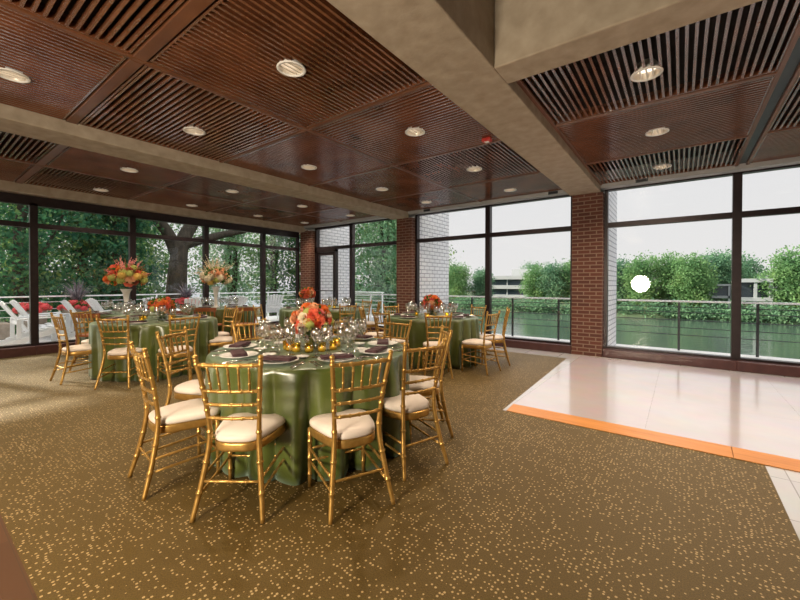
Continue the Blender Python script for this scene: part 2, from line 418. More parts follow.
YL = [-3.72, -2.0, -.3, 1.27, 2.95, 4.60, 6.2, 7.60]
bay(-7.74, -5.97, YL, 0, 1.27)
bay(-9.45, -7.84, YL, 1, 1.27)
bar(-7.82, -7.76, -3.8, 7.6)
YR = [3.10, 4.48, 6.17, 7.60]
bay(-1.15, .63, YR, 1); bay(.80, 2.40, YR, 0); bay(2.48, 3.55, YR, 1)
bar(.63, .67, 3.1, 7.6); bar(.76, .80, 3.1, 7.6); bar(2.40, 2.48, 3.1, 7.6)
b = MB(); b.box(.67, .76, 3.1, 7.6, ZC + .02, ZC + .05); struct(b, 'trim_track', rail_dark)
bar(-1.185, -1.15, 3.1, 7.6)
b = MB(); b.box(-1.186, -1.18, 3.1, 7.6, 3.0, 3.3); 

# ------------------------------------------------------------------ windows
def window(n, axis, a0, a1, z0=.15, z1=3.06, tz=2.41, post0=True, post1=True, wpost=.055, sill=True, tops=True):
    """one bay of glazing from a0 to a1 along the wall; axis 'x' = river wall, 'y' = garden wall"""
    def bx(m, u0, u1, d0, d1, za, zb, mi=0):
        if axis == 'x': m.box(u0, u1, YG + d0, YG + d1, za, zb, mi)
        else: m.box(XG - d1, XG - d0, u0, u1, za, zb, mi)
    fr = MB()
    if post0: bx(fr, a0, a0 + wpost, -.06, .06, z0, z1)
    if post1: bx(fr, a1 - wpost, a1, -.06, .06, z0, z1)
    bx(fr, a0 + wpost, a1 - wpost, -.05, .05, tz - .045, tz + .045)
    bx(fr, a0, a1, -.06, .06, z1 - (.02 if axis == 'x' else .05), z1 + .01 if axis == 'x' else z1 + .20)
    bx(fr, a0, a1, -.05, .08, z0 - .02, z0 + .035)
    root = fr.obj('window_%d' % n, dark_frame); root['kind'] = 'structure'
    for (za, zb) in ((z0 + .035, tz - .045), (tz + .045, z1 - (.02 if axis == 'x' else .05))):
        p = MB(); bx(p, a0 + wpost * .8, a1 - wpost * .8, -.004, .004, za, zb); p.obj('pane', pane_mat, root)
    if sill:
        s = MB(); bx(s, a0, a1, -.19, .03, 0, z0); s.obj('window_sill', sill_paint, root, bevel=.008)
    return root
k = 1
for a0, a1 in ((-9.165, -7.61), (-7.61, -5.845), (-5.365, -3.43), (-3.43, -1.665), (-1.14, .69), (.69, 2.62), (2.62, 3.6)):
    if k == 1:      # the bay with the glass door: fixed light above, door below
        fr = MB(); g0, g1 = YG - .06, YG + .06
        fr.box(-9.165, -9.08, g0, g1, 0, 3.06).box(-9.165, -8.25, g0, g1, 2.30, 2.46).box(-8.25, -7.61, g0, g1, 2.365, 2.455).box(-9.165, -7.61, g0, g1, 3.01, 3.07).box(-8.305, -8.25, g0, g1, 0, 2.365).box(-7.665, -7.61, g0, g1, 0, 3.06)
        root = fr.obj('window_1', dark_frame); root['kind'] = 'structure'
        p = MB(); p.box(-9.08, -7.66, YG - .004, YG + .004, 2.455, 3.01); p.obj('pane', pane_mat, root)
        p = MB(); p.box(-8.25, -7.66, YG - .004, YG + .004, .15, 2.365); p.obj('pane', pane_mat, root)
        p = MB(); p.box(-8.25, -7.66, YG - .19, YG + .03, 0, .15); p.obj('window_sill', sill_paint, root, bevel=.008)
        d = MB(); d.box(-9.075, -9.0, YG - .03, YG + .03, .01, 2.295).box(-8.385, -8.31, YG - .03, YG + .03, .01, 2.295).box(-9.0, -8.385, YG - .03, YG + .03, .01, .22).box(-9.0, -8.385, YG - .03, YG + .03, 2.2, 2.295)
        dr = d.obj('door_1', dark_frame); dr['kind'] = 'structure'
        p = MB(); p.box(-9.0, -8.385, YG - .004, YG + .004, .22, 2.2); p.obj('pane', pane_mat, dr)
        p = MB(); p.tube([(-9.04, YG - .035, 1.12), (-9.04, YG - .09, 1.12), (-8.35, YG - .09, 1.12), (-8.35, YG - .035, 1.12)], .014, 8); p.obj('push_bar', dark_frame, dr, True)
    else: window(k, 'x', a0, a1)
    k += 1
ys = [-3.3, -1.68, -.07, 1.525, 3.108, 4.717, 6.36, 7.62]
for a0, a1 in zip(ys[1:-1], ys[2:]):
    window(k, 'y', a0, a1, .16, 2.83); k += 1
# little blind brackets on the soffit strip
for x in (-2.0, -4.9, -.55):
    b = MB(); b.box(x - .09, x + .09, 7.60, 7.66, 3.07, 3.12); o = b.obj('ceiling_vent', rail_dark, bevel=.005)
    tag(o, {-2.0: 'small dark vent box above the window beside the brick column', -4.9: 'small dark vent box above the window beside the middle pillar', -.55: 'small dark vent box above the window facing the dance floor'}[x], 'vent', 'vent boxes over the river windows')

# ------------------------------------------------------------------ dance floor
df = thing('dance_floor', 'glossy pale portable dance floor with an orange wooden ramp edge by the window', 'dance floor', (-1.45, 3.79, 0))
Z0 = .001
for i in range(4):
    for j in range(3):
        x0, y0 = i * 1.2, .20 + j * 1.15
        x1, y1 = x0 + 1.2, y0 + 1.15
        b = MB(); b.box(x0 + .0006, x1 - .0006, y0 + .0006, y1 - .0006, .001, .024); b.obj('floor_panel', dance_mat, df)
for i in range(3):
    x0 = i * 1.78; x1 = min(x0 + 1.78, 4.8)
    vs = [(x0 + .002, 0, .001), (x1 - .002, 0, .001), (x1 - .002, .20, .001), (x0 + .002, .20, .001), (x0 + .002, 0, .006), (x1 - .002, 0, .006), (x1 - .002, .20, .025), (x0 + .002, .20, .025)]
    b = MB(); b.add(vs, [(3, 2, 1, 0), (4, 5, 6, 7), (0, 1, 5, 4), (1, 2, 6, 5), (2, 3, 7, 6), (3, 0, 4, 7)]); r_ = b.obj('ramp_edge', ramp_wood, df); r_['label'] = 'orange wooden ramp strip'

# ------------------------------------------------------------------ downlights
def make_downlight():
    t = thing('downlight', '', 'ceiling light', (0, 0, 0))
    b = MB(); b.lathe([(.098, .03), (.098, -.006), (.118, -.006), (.120, .0), (.112, .012)], 28); b.obj('trim_ring', china, t, True)
    b = MB(); b.lathe([(.099, 0), (.085, .06), (.06, .10), (.0, .105)], 28); rf = b.obj('reflector', reflector, t, True)
    for s in (-.045, 0, .045):
        b = MB(); w = math.sqrt(.095 ** 2 - s * s); b.box(-.006 + s, .006 + s, -w, w, .004, .045); b.obj('baffle', reflector, t)
    b = MB(); b.lathe([(0, .052), (.086, .054), (.084, .060), (0, .062)], 24); b.obj('lamp', lamp_mat, rf, True)
    return t
dl = make_downlight()
for i, (x, y, d) in enumerate(LIGHTS):
    o = dl if i == 0 else dup(dl)
    o.location = (x, y, ZC - .003)
    o['label'] = ('round white-rimmed recessed downlight ' + d) if d else 'round recessed downlight of the ceiling part outside the picture'
    o['group'] = 'recessed ceiling downlights' if d else 'downlights beyond the picture'
    li = bpy.data.lights.new('downlight_beam', 'SPOT'); li.energy = 95. if x < -1 else 150.; li.color = (1., .80, .58); li.spot_size = R(135); li.spot_blend = .9; li.shadow_soft_size = .07
    lo = bpy.data.objects.new('downlight_beam', li); COL.objects.link(lo); lo.location = (x, y, ZC - .03)
# fire alarm strobe on the ceiling beside the beam
t = thing('fire_alarm', 'small red and white fire alarm strobe on the slatted ceiling beside the beam', 'fire alarm', (-1.93, 4.36, ZC))
b = MB(); b.box(-.055, .055, -.04, .04, -.04, .0); b.obj('housing', red_plastic, t, bevel=.008)
b = MB(); b.box(-.025, .025, -.025, .025, -.052, -.04); b.obj('strobe_lens', china, t, bevel=.006)

# ------------------------------------------------------------------ chairs
def smooth_path(pts, n):
    """Catmull-Rom through pts"""
    P = [Vector(p) for p in pts]; P = [P[0] * 2 - P[1]] + P + [P[-1] * 2 - P[-2]]; out = []
    segs = len(P) - 3
    for i in range(segs):
        for k in range(n):
            t = k / n; a, b_, c, d = P[i:i + 4]
            out.append(.5 * ((2 * b_) + (c - a) * t + (2 * a - 5 * b_ + 4 * c - d) * t * t + (3 * b_ - a - 3 * c + d) * t ** 3))
    out.append(P[-2]); return out
def bamboo(b, pts, r, rings, n=8, seg=10, ringr=1.28):
    """turned rod with raised rings at the given fractions of its length"""
    path = smooth_path(pts, seg) if len(pts) > 2 else [Vector(pts[0]).lerp(Vector(pts[1]), i / 6) for i in range(7)]
    L = [0]
    for p, q in zip(path, path[1:]): L.append(L[-1] + (q - p).length)
    tot = L[-1]
    def at(f):
        d = f * tot
        for i in range(len(L) - 1):
            if d <= L[i + 1] + 1e-9: return path[i].lerp(path[i + 1], (d - L[i]) / max(1e-9, L[i + 1] - L[i]))
        return path[-1]
    w = .0085 / tot
    fr = sorted(set([l / tot for l in L] + [x for c in rings for x in (c - w, c - w * .45, c + w * .45, c + w)]))
    fr = [f for f in fr if 0 <= f <= 1 and not any(c - w * .4 < f < c + w * .4 for c in rings)]
    rad = []
    for f in fr:
        rr = r(f) if callable(r) else r
        rad.append(rr * ringr if any(abs(f - c) <= w * .5 for c in rings) else rr)
    b.tube([at(f) for f in fr], rad, n); return b
def seat_outline(k=1., n=40):
    pts = []
    for i in range(n):
        a = 2 * PI * i / n; c, s = math.cos(a), math.sin(a); e = .55
        u = math.copysign(abs(c) ** e, c); v = math.copysign(abs(s) ** e, s)
        y = .010 + v * .205 * k; w = .182 + .042 * v
        pts.append((u * w * k, y))
    return pts
def make_chair():
    t = thing('ballroom_chair', 'x', 'chair')
    for s in (-1, 1):
        b = MB(); bamboo(b, [(.197 * s, -.275, 0), (.168 * s, -.222, .2), (.143 * s, -.185, .42), (.149 * s, -.196, .58), (.165 * s, -.228, .76), (.183 * s, -.262, .905)], lambda f: .0130 + .0035 * math.sin(PI * min(1, f * 1.6)) if f < .6 else .0135, [.16, .34, .52, .66, .73, .81, .965], 10)
        b.lathe([(.0, .0), (.010, .0), (.016, .008), (.016, .015), (.008, .022), (0, .024)], 10, (.183 * s, -.262, .905)); b.obj('back_post', gold, t, True)
        b = MB(); bamboo(b, [(.190 * s, .165, 0), (.187 * s, .160, .385)], lambda f: .0115 + .0045 * f, [.22, .5, .78], 10); b.obj('leg', gold, t, True)
        for z in (.14, .22):
            b = MB(); bamboo(b, [(.187 * s, .163, z + .03), (.170 * s, -.222 + (z - .2) * -.2, z)], 0.0080, [.25, .5, .75]); b.obj('side_stretcher', gold, t, True)
    for z in (.17, .25):
        b = MB(); bamboo(b, [(-.187, .163, z), (.187, .163, z)], 0.0080, [.25, .5, .75]); b.obj('front_stretcher', gold, t, True)
    b = MB(); bamboo(b, [(-.170, -.222, .20), (.170, -.222, .20)], 0.0080, [.25, .5, .75]); b.obj('rear_stretcher', gold, t, True)
    def rail(z, r):
        f = (z - .42) / .485; x = .143 + .040 * f ** 1.3; y = -.185 - .077 * f ** 1.5
        b = MB(); bamboo(b, [(-x, y, z), (-x * .5, y - .014, z), (0, y - .019, z), (x * .5, y - .014, z), (x, y, z)], r, [.12, .31, .5, .69, .88], 8, 5); return b, x, y
    b, xt, yt = rail(.868, .0122); b.obj('crest_rail', gold, t, True)
    b, xm, ym = rail(.715, .0100); b.obj('back_rail', gold, t, True)
    for z in (.635, .555): rail(z, .0098)[0].obj('back_rail', gold, t, True)
    for i in range(5):
        u = (i - 2) / 2 * .66; k = -.019 * (1 - u * u)
        b = MB(); bamboo(b, [(u * xm, ym + k, .715), (u * xt, yt + k, .868)], .0068, [.3, .7], 8); b.obj('spindle', gold, t, True)
    # seat frame and cushion
    b = MB(); o1 = seat_outline(1.0); n = len(o1)
    prof = [(.94, .352), (.985, .355), (1., .366), (1., .394), (.985, .404), (.93, .406)]
    for k, z in prof: b.v.extend([(x * k, .005 + (y - .005) * k, z) for x, y in o1])
    for i in range(len(prof) - 1): b.f.extend([(i * n + q, i * n + (q + 1) % n, (i + 1) * n + (q + 1) % n, (i + 1) * n + q) for q in range(n)])
    b.f.append(tuple(range(n - 1, -1, -1))); b.f.append(tuple(range(5 * n, 6 * n))); b.mi = [0] * len(b.f); b.obj('seat_frame', gold, t, True)
    b = MB(); prof = [(.955, .407), (.99, .414), (1., .425), (.985, .438), (.93, .449), (.78, .459), (.5, .465), (.2, .467)]
    for k, z in prof: b.v.extend([(x * k, .005 + (y - .005) * k, z) for x, y in o1])
    for i in range(len(prof) - 1): b.f.extend([(i * n + q, i * n + (q + 1) % n, (i + 1) * n + (q + 1) % n, (i + 1) * n + q) for q in range(n)])
    b.f.append(tuple(range(n - 1, -1, -1))); b.f.append(tuple(range(7 * n, 8 * n))); b.mi = [0] * len(b.f); c = b.obj('cushion', ivory, t, True); c['label'] = 'ivory padded seat cushion'
    return t
chair0 = make_chair(); used = []
def place_chair(x, y, heading, label, group):
    """(x, y): middle of the rear feet; heading in degrees: where it faces"""
    h = R(heading); px, py = x + .275 * math.cos(h), y + .275 * math.sin(h)
    o = chair0 if not used else dup(chair0)
    used.append(1)
    o.location = (px, py, .0005); o.rotation_euler = (0, 0, h - PI / 2); tag(o, label, 'chair', group); return o
T1, T2, T3, T4, T6, T7 = (-2.58, 2.17), (-6.52, 2.42), (-3.5, 5.6), (-6.62, 5.90), (-8.58, 2.69), (-8.76, 4.56)
G1 = 'gold chairs around the big table'
place_chair(-2.0, 1.08, 126, 'gold ballroom chair seen squarely from behind, largest of all, ivory seat', G1)
place_chair(-1.452, 1.592, 156, 'gold ballroom chair seen from behind against green cloth, next to the largest chair', G1)
place_chair(-1.42, 2.215, 163, 'gold ballroom chair at the big table on the dance floor side, front one of two', G1)
place_chair(-1.70, 3.0, 222, 'gold ballroom chair at the big table on the dance floor side, behind another chair', G1)
place_chair(-2.81, .91, 83, 'gold ballroom chair in side view at the big table, facing the river windows', G1)
place_chair(-3.57, 1.42, 34, 'gold ballroom chair with slanted back between the big table and second table', G1)
def around(C, ang, r, label, group, dh=0.):
    a = R(ang); return place_chair(C[0] + r * math.cos(a), C[1] + r * math.sin(a), ang + 180 + dh, label, group)
around(T1, 89, 1.22, 'gold ballroom chair behind the big table on the brick middle pillar side', G1)
around(T1, 131, 1.24, 'gold ballroom chair hidden behind the peach and orange centrepiece of the big table', G1)
around(T1, 173, 1.26, 'gold ballroom chair behind the wine glasses on the garden side of the big table', G1)
G2 = 'gold chairs around the second table'
place_chair(-5.69, 1.59, 133, 'gold ballroom chair seen from behind at the second table, lit seat', G2)
place_chair(-6.65, 1.24, 94, 'gold ballroom chair in side view before the garden window at the second table', G2)
place_chair(-5.17, 2.24, 176, 'gold ballroom chair backing onto the big table, drawn up to the second table', G2)
around(T2, 218, 1.2, 'gold ballroom chair against the white garden chairs, beyond the side-view chair', G2)
around(T2, 48, 1.22, 'gold ballroom chair at the second table on the river side', G2)
around(T2, 92, 1.22, 'gold ballroom chair behind the second table near a wooden chair', G2)
place_chair(-6.42, 4.05, 37, 'gold ballroom chair standing side-on between the second and far tables', 'gold chair set apart')
G3 = 'gold chairs around the table by the brick pillar'
place_chair(-2.22, 5.31, 174, 'gold ballroom chair in side view beside the river window, front one of a pair', G3)
place_chair(-2.30, 6.12, 205, 'gold ballroom chair in side view close to the river window, rear one of a pair', G3)
place_chair(-2.70, 4.50, 126, 'gold ballroom chair seen from behind at the table by the brick middle pillar', G3)
around(T3, -98, 1.22, 'gold ballroom chair at the brick pillar table, backing onto the big table', G3)
around(T3, -147, 1.26, 'gold ballroom chair with bright upright posts between the far and pillar tables', G3)
around(T3, 72, 1.2, 'gold ballroom chair behind the brick pillar table beside the window mullion', G3)
around(T3, 118, 1.2, 'gold ballroom chair behind the brick pillar table in front of the pillar', G3)
around(T3, 165, 1.2, 'gold ballroom chair at the brick pillar table on the door side', G3)
G4 = 'gold chairs around the far table'
for a, l in ((-20, 'gold ballroom chair at the far table on the brick pillar side'), (32, 'gold ballroom chair behind the far table towards the mullion'), (82, 'gold ballroom chair behind the far table in front of the glass door'), (132, 'gold ballroom chair behind the far table by the corner column')):
    around(T4, a, 1.32, l, G4)
print('chairs', len(used))

# wooden chairs with a wide crest rail
def make_wood_chair():
    t = thing('wooden_chair', 'x', 'chair')
    for s in (-1, 1):
        b = MB(); b.tube(smooth_path([(.20 * s, -.24, 0), (.19 * s, -.20, .42), (.20 * s, -.24, .80)], 5), .017, 8); b.obj('back_post', brown_wood, t, True)
        b = MB(); b.tube([(.20 * s, .20, 0), (.20 * s, .20, .43)], [.013, .02], 8); b.obj('leg', brown_wood, t, True)
    b = MB(); b.box(-.22, .22, -.21, .22, .43, .465); b.obj('seat', brown_wood, t, bevel=.01)
    b = MB()
    for i in range(6):
        for j in range(1): pass
    pts = [(-.235, -.235), (-.12, -.255), (0, -.262), (.12, -.255), (.235, -.235)]
    for (xa, ya), (xb, yb) in zip(pts, pts[1:]): b.obox((xa, ya, .79), (xb, yb, .79), .026, .075)
    b.obj('crest_rail', brown_wood, t)
    for i in range(4):
        x = -.12 + i * .08; b = MB(); b.tube([(x, -.20, .46), (x, -.25, .76)], .009, 6); b.obj('spindle', gold, t, True)
    for y in (-.21, .20):
        b = MB(); b.tube([(-.19, y, .2), (.19, y, .2)], .009, 6); b.obj('stretcher', brown_wood, t, True)
    return t
wc = make_wood_chair()
for i, (x, y, h, l) in enumerate(((-8.02, 2.05, 125, 'wooden chair with brown crest rail behind the gold chair of the second table'), (-8.0, 3.95, 130, 'wooden chair with brown crest rail under the pale tall flowers'), (-7.55, 4.45, 160, 'wooden chair with brown crest rail between the pale flowers and window mullion'), (-7.55, 2.98, 200, 'wooden chair with brown crest rail beside the low orange flowers'))):
    o = wc if i == 0 else dup(wc)
    o.location = (x, y, .0005); o.rotation_euler = (0, 0, R(h) - PI / 2); tag(o, l, 'chair', 'wooden chairs by the garden windows')

# ------------------------------------------------------------------ tables
def make_table(C, r, label):
    t = thing('round_table', label, 'table', (C[0], C[1], 0), 0, 'round banquet tables')
    b = MB(); b.lathe([(0, .735), (r - .02, .735), (r - .012, .74), (r - .012, .75), (r - .02, .754), (0, .754)], 48); b.obj('table_top', brown_wood, t)
    for i in range(4):
        a = PI / 4 + i * PI / 2; b = MB(); b.tube([(.5 * r * math.cos(a), .5 * r * math.sin(a), .0), (.5 * r * math.cos(a), .5 * r * math.sin(a), .735)], .018, 8); b.obj('leg', rail_dark, t, True)
def make_cloth(C, r, label, seed, folds=13, segs=240):
    rn = random.Random(seed)
    ph = [rn.uniform(0, 2 * PI) for _ in range(6)]
    vs = []; fs = []
    rows = [(.0, .7585), (.35, .7585), (.7, .7585), (.93, .7585), (.985, .757), (1.0, .748)]
    hang = [(.015, .72), (.07, .66), (.16, .58), (.28, .48), (.42, .38), (.58, .27), (.72, .17), (.86, .08), (1., .008)]
    for q, (k, z) in enumerate(rows + hang):
        for s in range(segs):
            a = 2 * PI * s / segs
            if q < len(rows): rr = r * k; zz = z + (.0006 * math.sin(5 * a + ph[5]) * k)
            else:
                tt = k
                f = math.sin(folds * a + ph[0] + .6 * math.sin(3 * a + ph[1])) + .55 * math.sin((folds * 1.7 // 1) * a + ph[2] + .5 * tt) + .3 * math.sin((folds * 2 + 3) * a + ph[3])
                f = f * .35 + .95 * (2 * abs(math.sin(.5 * (folds * a + ph[4] + 1.3 * math.sin(2 * a + ph[1]) + .9 * math.sin(5 * a + ph[2])))) ** .75 - 1.2); amp = .005 + .046 * tt ** .5
                rr = r * (1 - .012 * tt) + amp * f * (.8 + .4 * math.sin(2 * a + ph[4]))
                zz = z
            vs.append((rr * math.cos(a), rr * math.sin(a), zz))
    m = len(rows) + len(hang)
    for q in range(m - 1):
        for s in range(segs):
            s2 = (s + 1) % segs; fs.append((q * segs + s, q * segs + s2, (q + 1) * segs + s2, (q + 1) * segs + s))
    b = MB(); b.add(vs, fs); o = b.obj('tablecloth', green_satin, None, True); o.location = (C[0], C[1], 0); o.rotation_euler = (0, 0, 0)
    so = o.modifiers.new('thickness', 'SOLIDIFY'); so.thickness = .002; so.offset = -1
    tag(o, label, 'tablecloth', 'green satin tablecloths')
TABLES = [(T1, .825, 'big table'), (T2, .825, 'second table'), (T3, .80, 'table by the brick pillar'), (T4, .98, 'far table by the glass door'), (T6, .76, 'table under the bright tall bouquet'), (T7, .76, 'table under the pale tall bouquet')]
TDESC = {'big table': 'largest, in front', 'second table': 'behind the side-view chair', 'table by the brick pillar': 'by the brick pillar', 'far table by the glass door': 'far off by the glass door', 'table under the bright tall bouquet': 'under the bright tall bouquet', 'table under the pale tall bouquet': 'under the pale tall bouquet'}
for i, (C, r, nm) in enumerate(TABLES):
    make_table(C, r, 'round wooden banquet table under a green cloth, ' + TDESC[nm])
    make_cloth(C, r, 'dark green satin tablecloth on the round table ' + TDESC[nm], 20 + i, (21, 20, 22, 26, 18, 18)[i], 360 if i == 0 else 240)
ZT = .7605

# ------------------------------------------------------------------ tableware prototypes
def glass_mesh(name, h, rb, bowl, foot=.034):
    z0 = h - bowl
    prof = [(0, .0015), (foot, .001), (foot, .003), (.012, .007), (.0045, .014), (.004, z0 * .6), (.005, z0 - .004), (rb * .45, z0 + .006), (rb * .82, z0 + bowl * .25), (rb, z0 + bowl * .5), (rb * .93, z0 + bowl * .8), (rb * .80, h), (rb * .77, h), (rb * .90, z0 + bowl * .8), (rb * .96, z0 + bowl * .5), (rb * .78, z0 + bowl * .27), (rb * .38, z0 + .012), (0, z0 + .008)]
    b = MB(); b.lathe(prof, 18); return b.mesh(name, glass_mat, True)
G_RED = glass_mesh('red_wine_glass', .245, .046, .120); G_WHITE = glass_mesh('white_wine_glass', .225, .037, .098); G_WATER = glass_mesh('water_goblet', .200, .042, .118)
b = MB(); b.lathe([(0, .004), (.02, .003), (.024, .008), (.003, .016), (.003, .11), (.010, .125), (.021, .16), (.022, .2), (.020, .225), (.018, .225), (.020, .2), (.019, .16), (.004, .13), (0, .128)], 16); G_FLUTE = b.mesh('champagne_flute', glass_mat, True)
b = MB(); b.lathe([(0, .004), (.075, .003), (.082, .007), (.122, .016), (.138, .021), (.140, .024), (.136, .0245), (.120, .020), (.084, .011), (.075, .009), (0, .009)], 36); PLATE = b.mesh('dinner_plate', china, True)
b = MB(); b.lathe([(0, .003), (.034, .002), (.038, .006), (.052, .011), (.054, .014), (.051, .0145), (.036, .009), (0, .007)], 28); BREAD = b.mesh('bread_plate', china, True)
def napkin_mesh():
    b = MB()
    for i, (w, l, z) in enumerate(((.052, .118, 0), (.050, .116, .006), (.047, .114, .012))):
        n = 8; vs = []; fs = []
        top = z + .0062
        for a in range(n + 1):
            for c in range(5):
                x = -l + 2 * l * a / n; y = -w + 2 * w * c / 4
                vs.append((x, y, top + .003 * math.sin(3 * a + i) * .5 + (.003 if c == 0 else 0)))
        base = len(vs)
        for a in range(n + 1):
            for c in range(5):
                x = -l + 2 * l * a / n; y = -w + 2 * w * c / 4; vs.append((x, y, z))
        for a in range(n):
            for c in range(4):
                q = a * 5 + c; fs.append((q, q + 5, q + 6, q + 1)); fs.append((base + q, base + q + 1, base + q + 6, base + q + 5))
        for a in range(n):
            q = a * 5; fs.append((q, base + q, base + q + 5, q + 5)); q += 4; fs.append((q, q + 5, base + q + 5, base + q))
        for c in range(4):
            fs.append((c, c + 1, base + c + 1, base + c)); q = n * 5 + c; fs.append((q, base + q, base + q + 1, q + 1))
        b.add(vs, fs)
    return b.mesh('folded_napkin', plum, True)
NAPKIN = napkin_mesh()
def fork_mesh():
    b = MB(); b.tube([(0, -.10, .004), (0, -.05, .004), (0, .02, .006), (0, .045, .005)], [.006, .004, .003, .006], 6)
    b.box(-.011, .011, .043, .058, .003, .006)
    for i in range(4): x = -.0095 + i * .0063; b.box(x - .0016, x + .0016, .058, .095, .003, .0055)
    return b.mesh('fork', silver, True)
def knife_mesh():
    b = MB(); b.tube([(0, -.11, .005), (0, -.06, .005), (0, 0, .005)], [.006, .0065, .005], 6)
    b.prism([(-.006, 0), (.007, 0), (.009, .06), (.004, .115), (-.006, .10)], .003, .0055); return b.mesh('table_knife', silver, True)
def spoon_mesh():
    b = MB(); b.tube([(0, -.10, .005), (0, -.04, .005), (0, .04, .006)], [.006, .004, .003], 6)
    vs = []; fs = []
    for k, z in ((1., .006), (.95, .0075), (.6, .003), (.2, .0015)):
        for s in range(14): a = 2 * PI * s / 14; vs.append((.017 * k * math.cos(a), .062 + .026 * k * math.sin(a), z))
    for q in range(3):
        for s in range(14): s2 = (s + 1) % 14; fs.append((q * 14 + s, q * 14 + s2, (q + 1) * 14 + s2, (q + 1) * 14 + s))
    fs.append(tuple(range(42, 56))); b.add(vs, fs); return b.mesh('dessert_spoon', silver, True)
FORK, KNIFE, SPOON = fork_mesh(), knife_mesh(), spoon_mesh()
def put(mesh, name, C, ang, r, side, z, label, cat, group, rz=0.):
    """on table C at the place facing angle ang: r towards the rim, side = sideways"""
    a = R(ang); x = C[0] + r * math.cos(a) - side * math.sin(a); y = C[1] + r * math.sin(a) + side * math.cos(a)
    o = link(name, mesh); o.location = (x, y, z); o.rotation_euler = (0, 0, a + PI / 2 + rz); tag(o, label, cat, group); return o
PLACES = [(-62, "at the place before the largest chair"), (-24, "at the place before the second-largest chair"), (13, "at the front place on the dance floor side"), (51, "at the rear place on the dance floor side"), (91, "at the back place on the brick pillar side"), (132, "at the back place behind the flowers"), (173, "at the garden side place by the clustered glasses"), (-142, "at the place before the slanted chair"), (-101, "at the place before the side-view chair")]
GB = 'table settings of the big table'
for ang, d in PLACES:
    put(PLATE, 'dinner_plate', T1, ang, .625, 0, ZT, 'white dinner plate on the big table ' + d, 'plate', 'dinner plates on the big table')
    put(NAPKIN, 'folded_napkin', T1, ang, .628, 0, ZT + .0245, 'folded plum napkin on the plate ' + d, 'napkin', 'plum napkins on the big table', R(random.uniform(-14, 14)))
    put(BREAD, 'bread_plate', T1, ang, .425, .088, ZT, 'small white bread plate ' + d, 'plate', 'bread plates on the big table')
    put(FORK, 'fork', T1, ang, .665, -.159, ZT, 'silver fork on the big table ' + d, 'fork', 'forks on the big table')
    put(FORK, 'salad_fork', T1, ang, .665, -.187, ZT, 'silver outer fork on the big table ' + d, 'fork', 'outer forks on the big table')
    put(KNIFE, 'table_knife', T1, ang, .665, .158, ZT, 'silver knife on the big table ' + d, 'knife', 'knives on the big table')
    put(SPOON, 'dessert_spoon', T1, ang, .70, .180, ZT, 'silver spoon on the big table ' + d, 'spoon', 'spoons on the big table')
    put(G_RED, 'red_wine_glass', T1, ang, .425, -.014, ZT, 'large clear wine glass ' + d, 'glass', 'red wine glasses on the big table')
    put(G_WHITE, 'white_wine_glass', T1, ang, .425, -.10, ZT, 'slender clear white wine glass ' + d, 'glass', 'white wine glasses on the big table')
    put(G_WATER, 'water_goblet', T1, ang, .332, -.052, ZT, 'round clear water goblet ' + d, 'glass', 'water goblets on the big table')
    put(G_FLUTE, 'champagne_flute', T1, ang, .335, .040, ZT, 'narrow clear champagne flute ' + d, 'glass', 'champagne flutes on the big table')
for (C, r, nm), angs in ((TABLES[1], (-92, -45, 0, 46, 92, 138, 184, 226)), (TABLES[2], (-14, 27, 72, 118, 165, -147, -98, -54)), (TABLES[3], (-20, 32, 82, 132, 180, -128, -74)), (TABLES[4], (-60, 0, 60, 120, 180, 240)), (TABLES[5], (-60, 0, 60, 120, 180, 240))):
    for a in angs:
        rr = r - .2
        put(PLATE, 'dinner_plate', C, a, rr, 0, ZT, 'white dinner plate on the ' + nm, 'plate', 'dinner plates on the ' + nm)
        put(NAPKIN, 'folded_napkin', C, a, rr, 0, ZT + .0245, 'folded plum napkin on the ' + nm, 'napkin', 'napkins on the ' + nm)
        put(G_RED, 'red_wine_glass', C, a, rr - .23, -.09, ZT, 'large clear wine glass on the ' + nm, 'glass', 'red wine glasses on the ' + nm)
        put(G_WHITE, 'white_wine_glass', C, a, rr - .18, -.18, ZT, 'slender white wine glass on the ' + nm, 'glass', 'white wine glasses on the ' + nm)
        put(G_WATER, 'water_goblet', C, a, rr - .2, .045, ZT, 'round water goblet on the ' + nm, 'glass', 'water goblets on the ' + nm)

# ------------------------------------------------------------------ votives
def make_votive(mat, name, h=.075, r=.034):
    t = thing(name, 'x', 'candle holder')
    b = MB(); b.lathe([(0, .001), (r * .8, .0), (r, .008), (r * 1.08, h), (r * 1.02, h), (r * .94, .012), (0, .010)], 20); b.obj('cup', mat, t, True)
    b = MB(); b.lathe([(0, .0115), (r * .9, .0125), (r * .92, h * .4), (0, h * .4)], 16); wx = b.obj('wax', wax, t, True)
    b = MB(); b.lathe([(0, h * .4), (.004, h * .42), (.006, h * .5), (.003, h * .66), (0, h * .75)], 8); b.obj('flame', flame_mat, wx, True)
    return t
v0 = make_votive(amber_mat, 'amber_votive'); first = True
for i, (a, rr, d) in enumerate(((-150, .215, 'front of the garden side glasses'), (-122, .215, 'before the side-view chair'), (-100, .215, 'second from the side-view chair'), (-78, .215, 'before the largest chair'), (-48, .215, 'between the two rear-view chairs'), (-20, .215, 'on the dance floor side'), (12, .215, 'under the blooms on the dance floor side'), (60, .215, 'behind the flowers on the pillar side'), (140, .215, 'behind the flowers on the garden side'))):
    o = v0 if first else dup(v0); first = False
    x, y = T1[0] + rr * math.cos(R(a)), T1[1] + rr * math.sin(R(a)); o.location = (x, y, ZT)
    tag(o, 'amber glass candle cup by the peach flowers, ' + d, 'candle holder', 'amber candle cups on the big table')
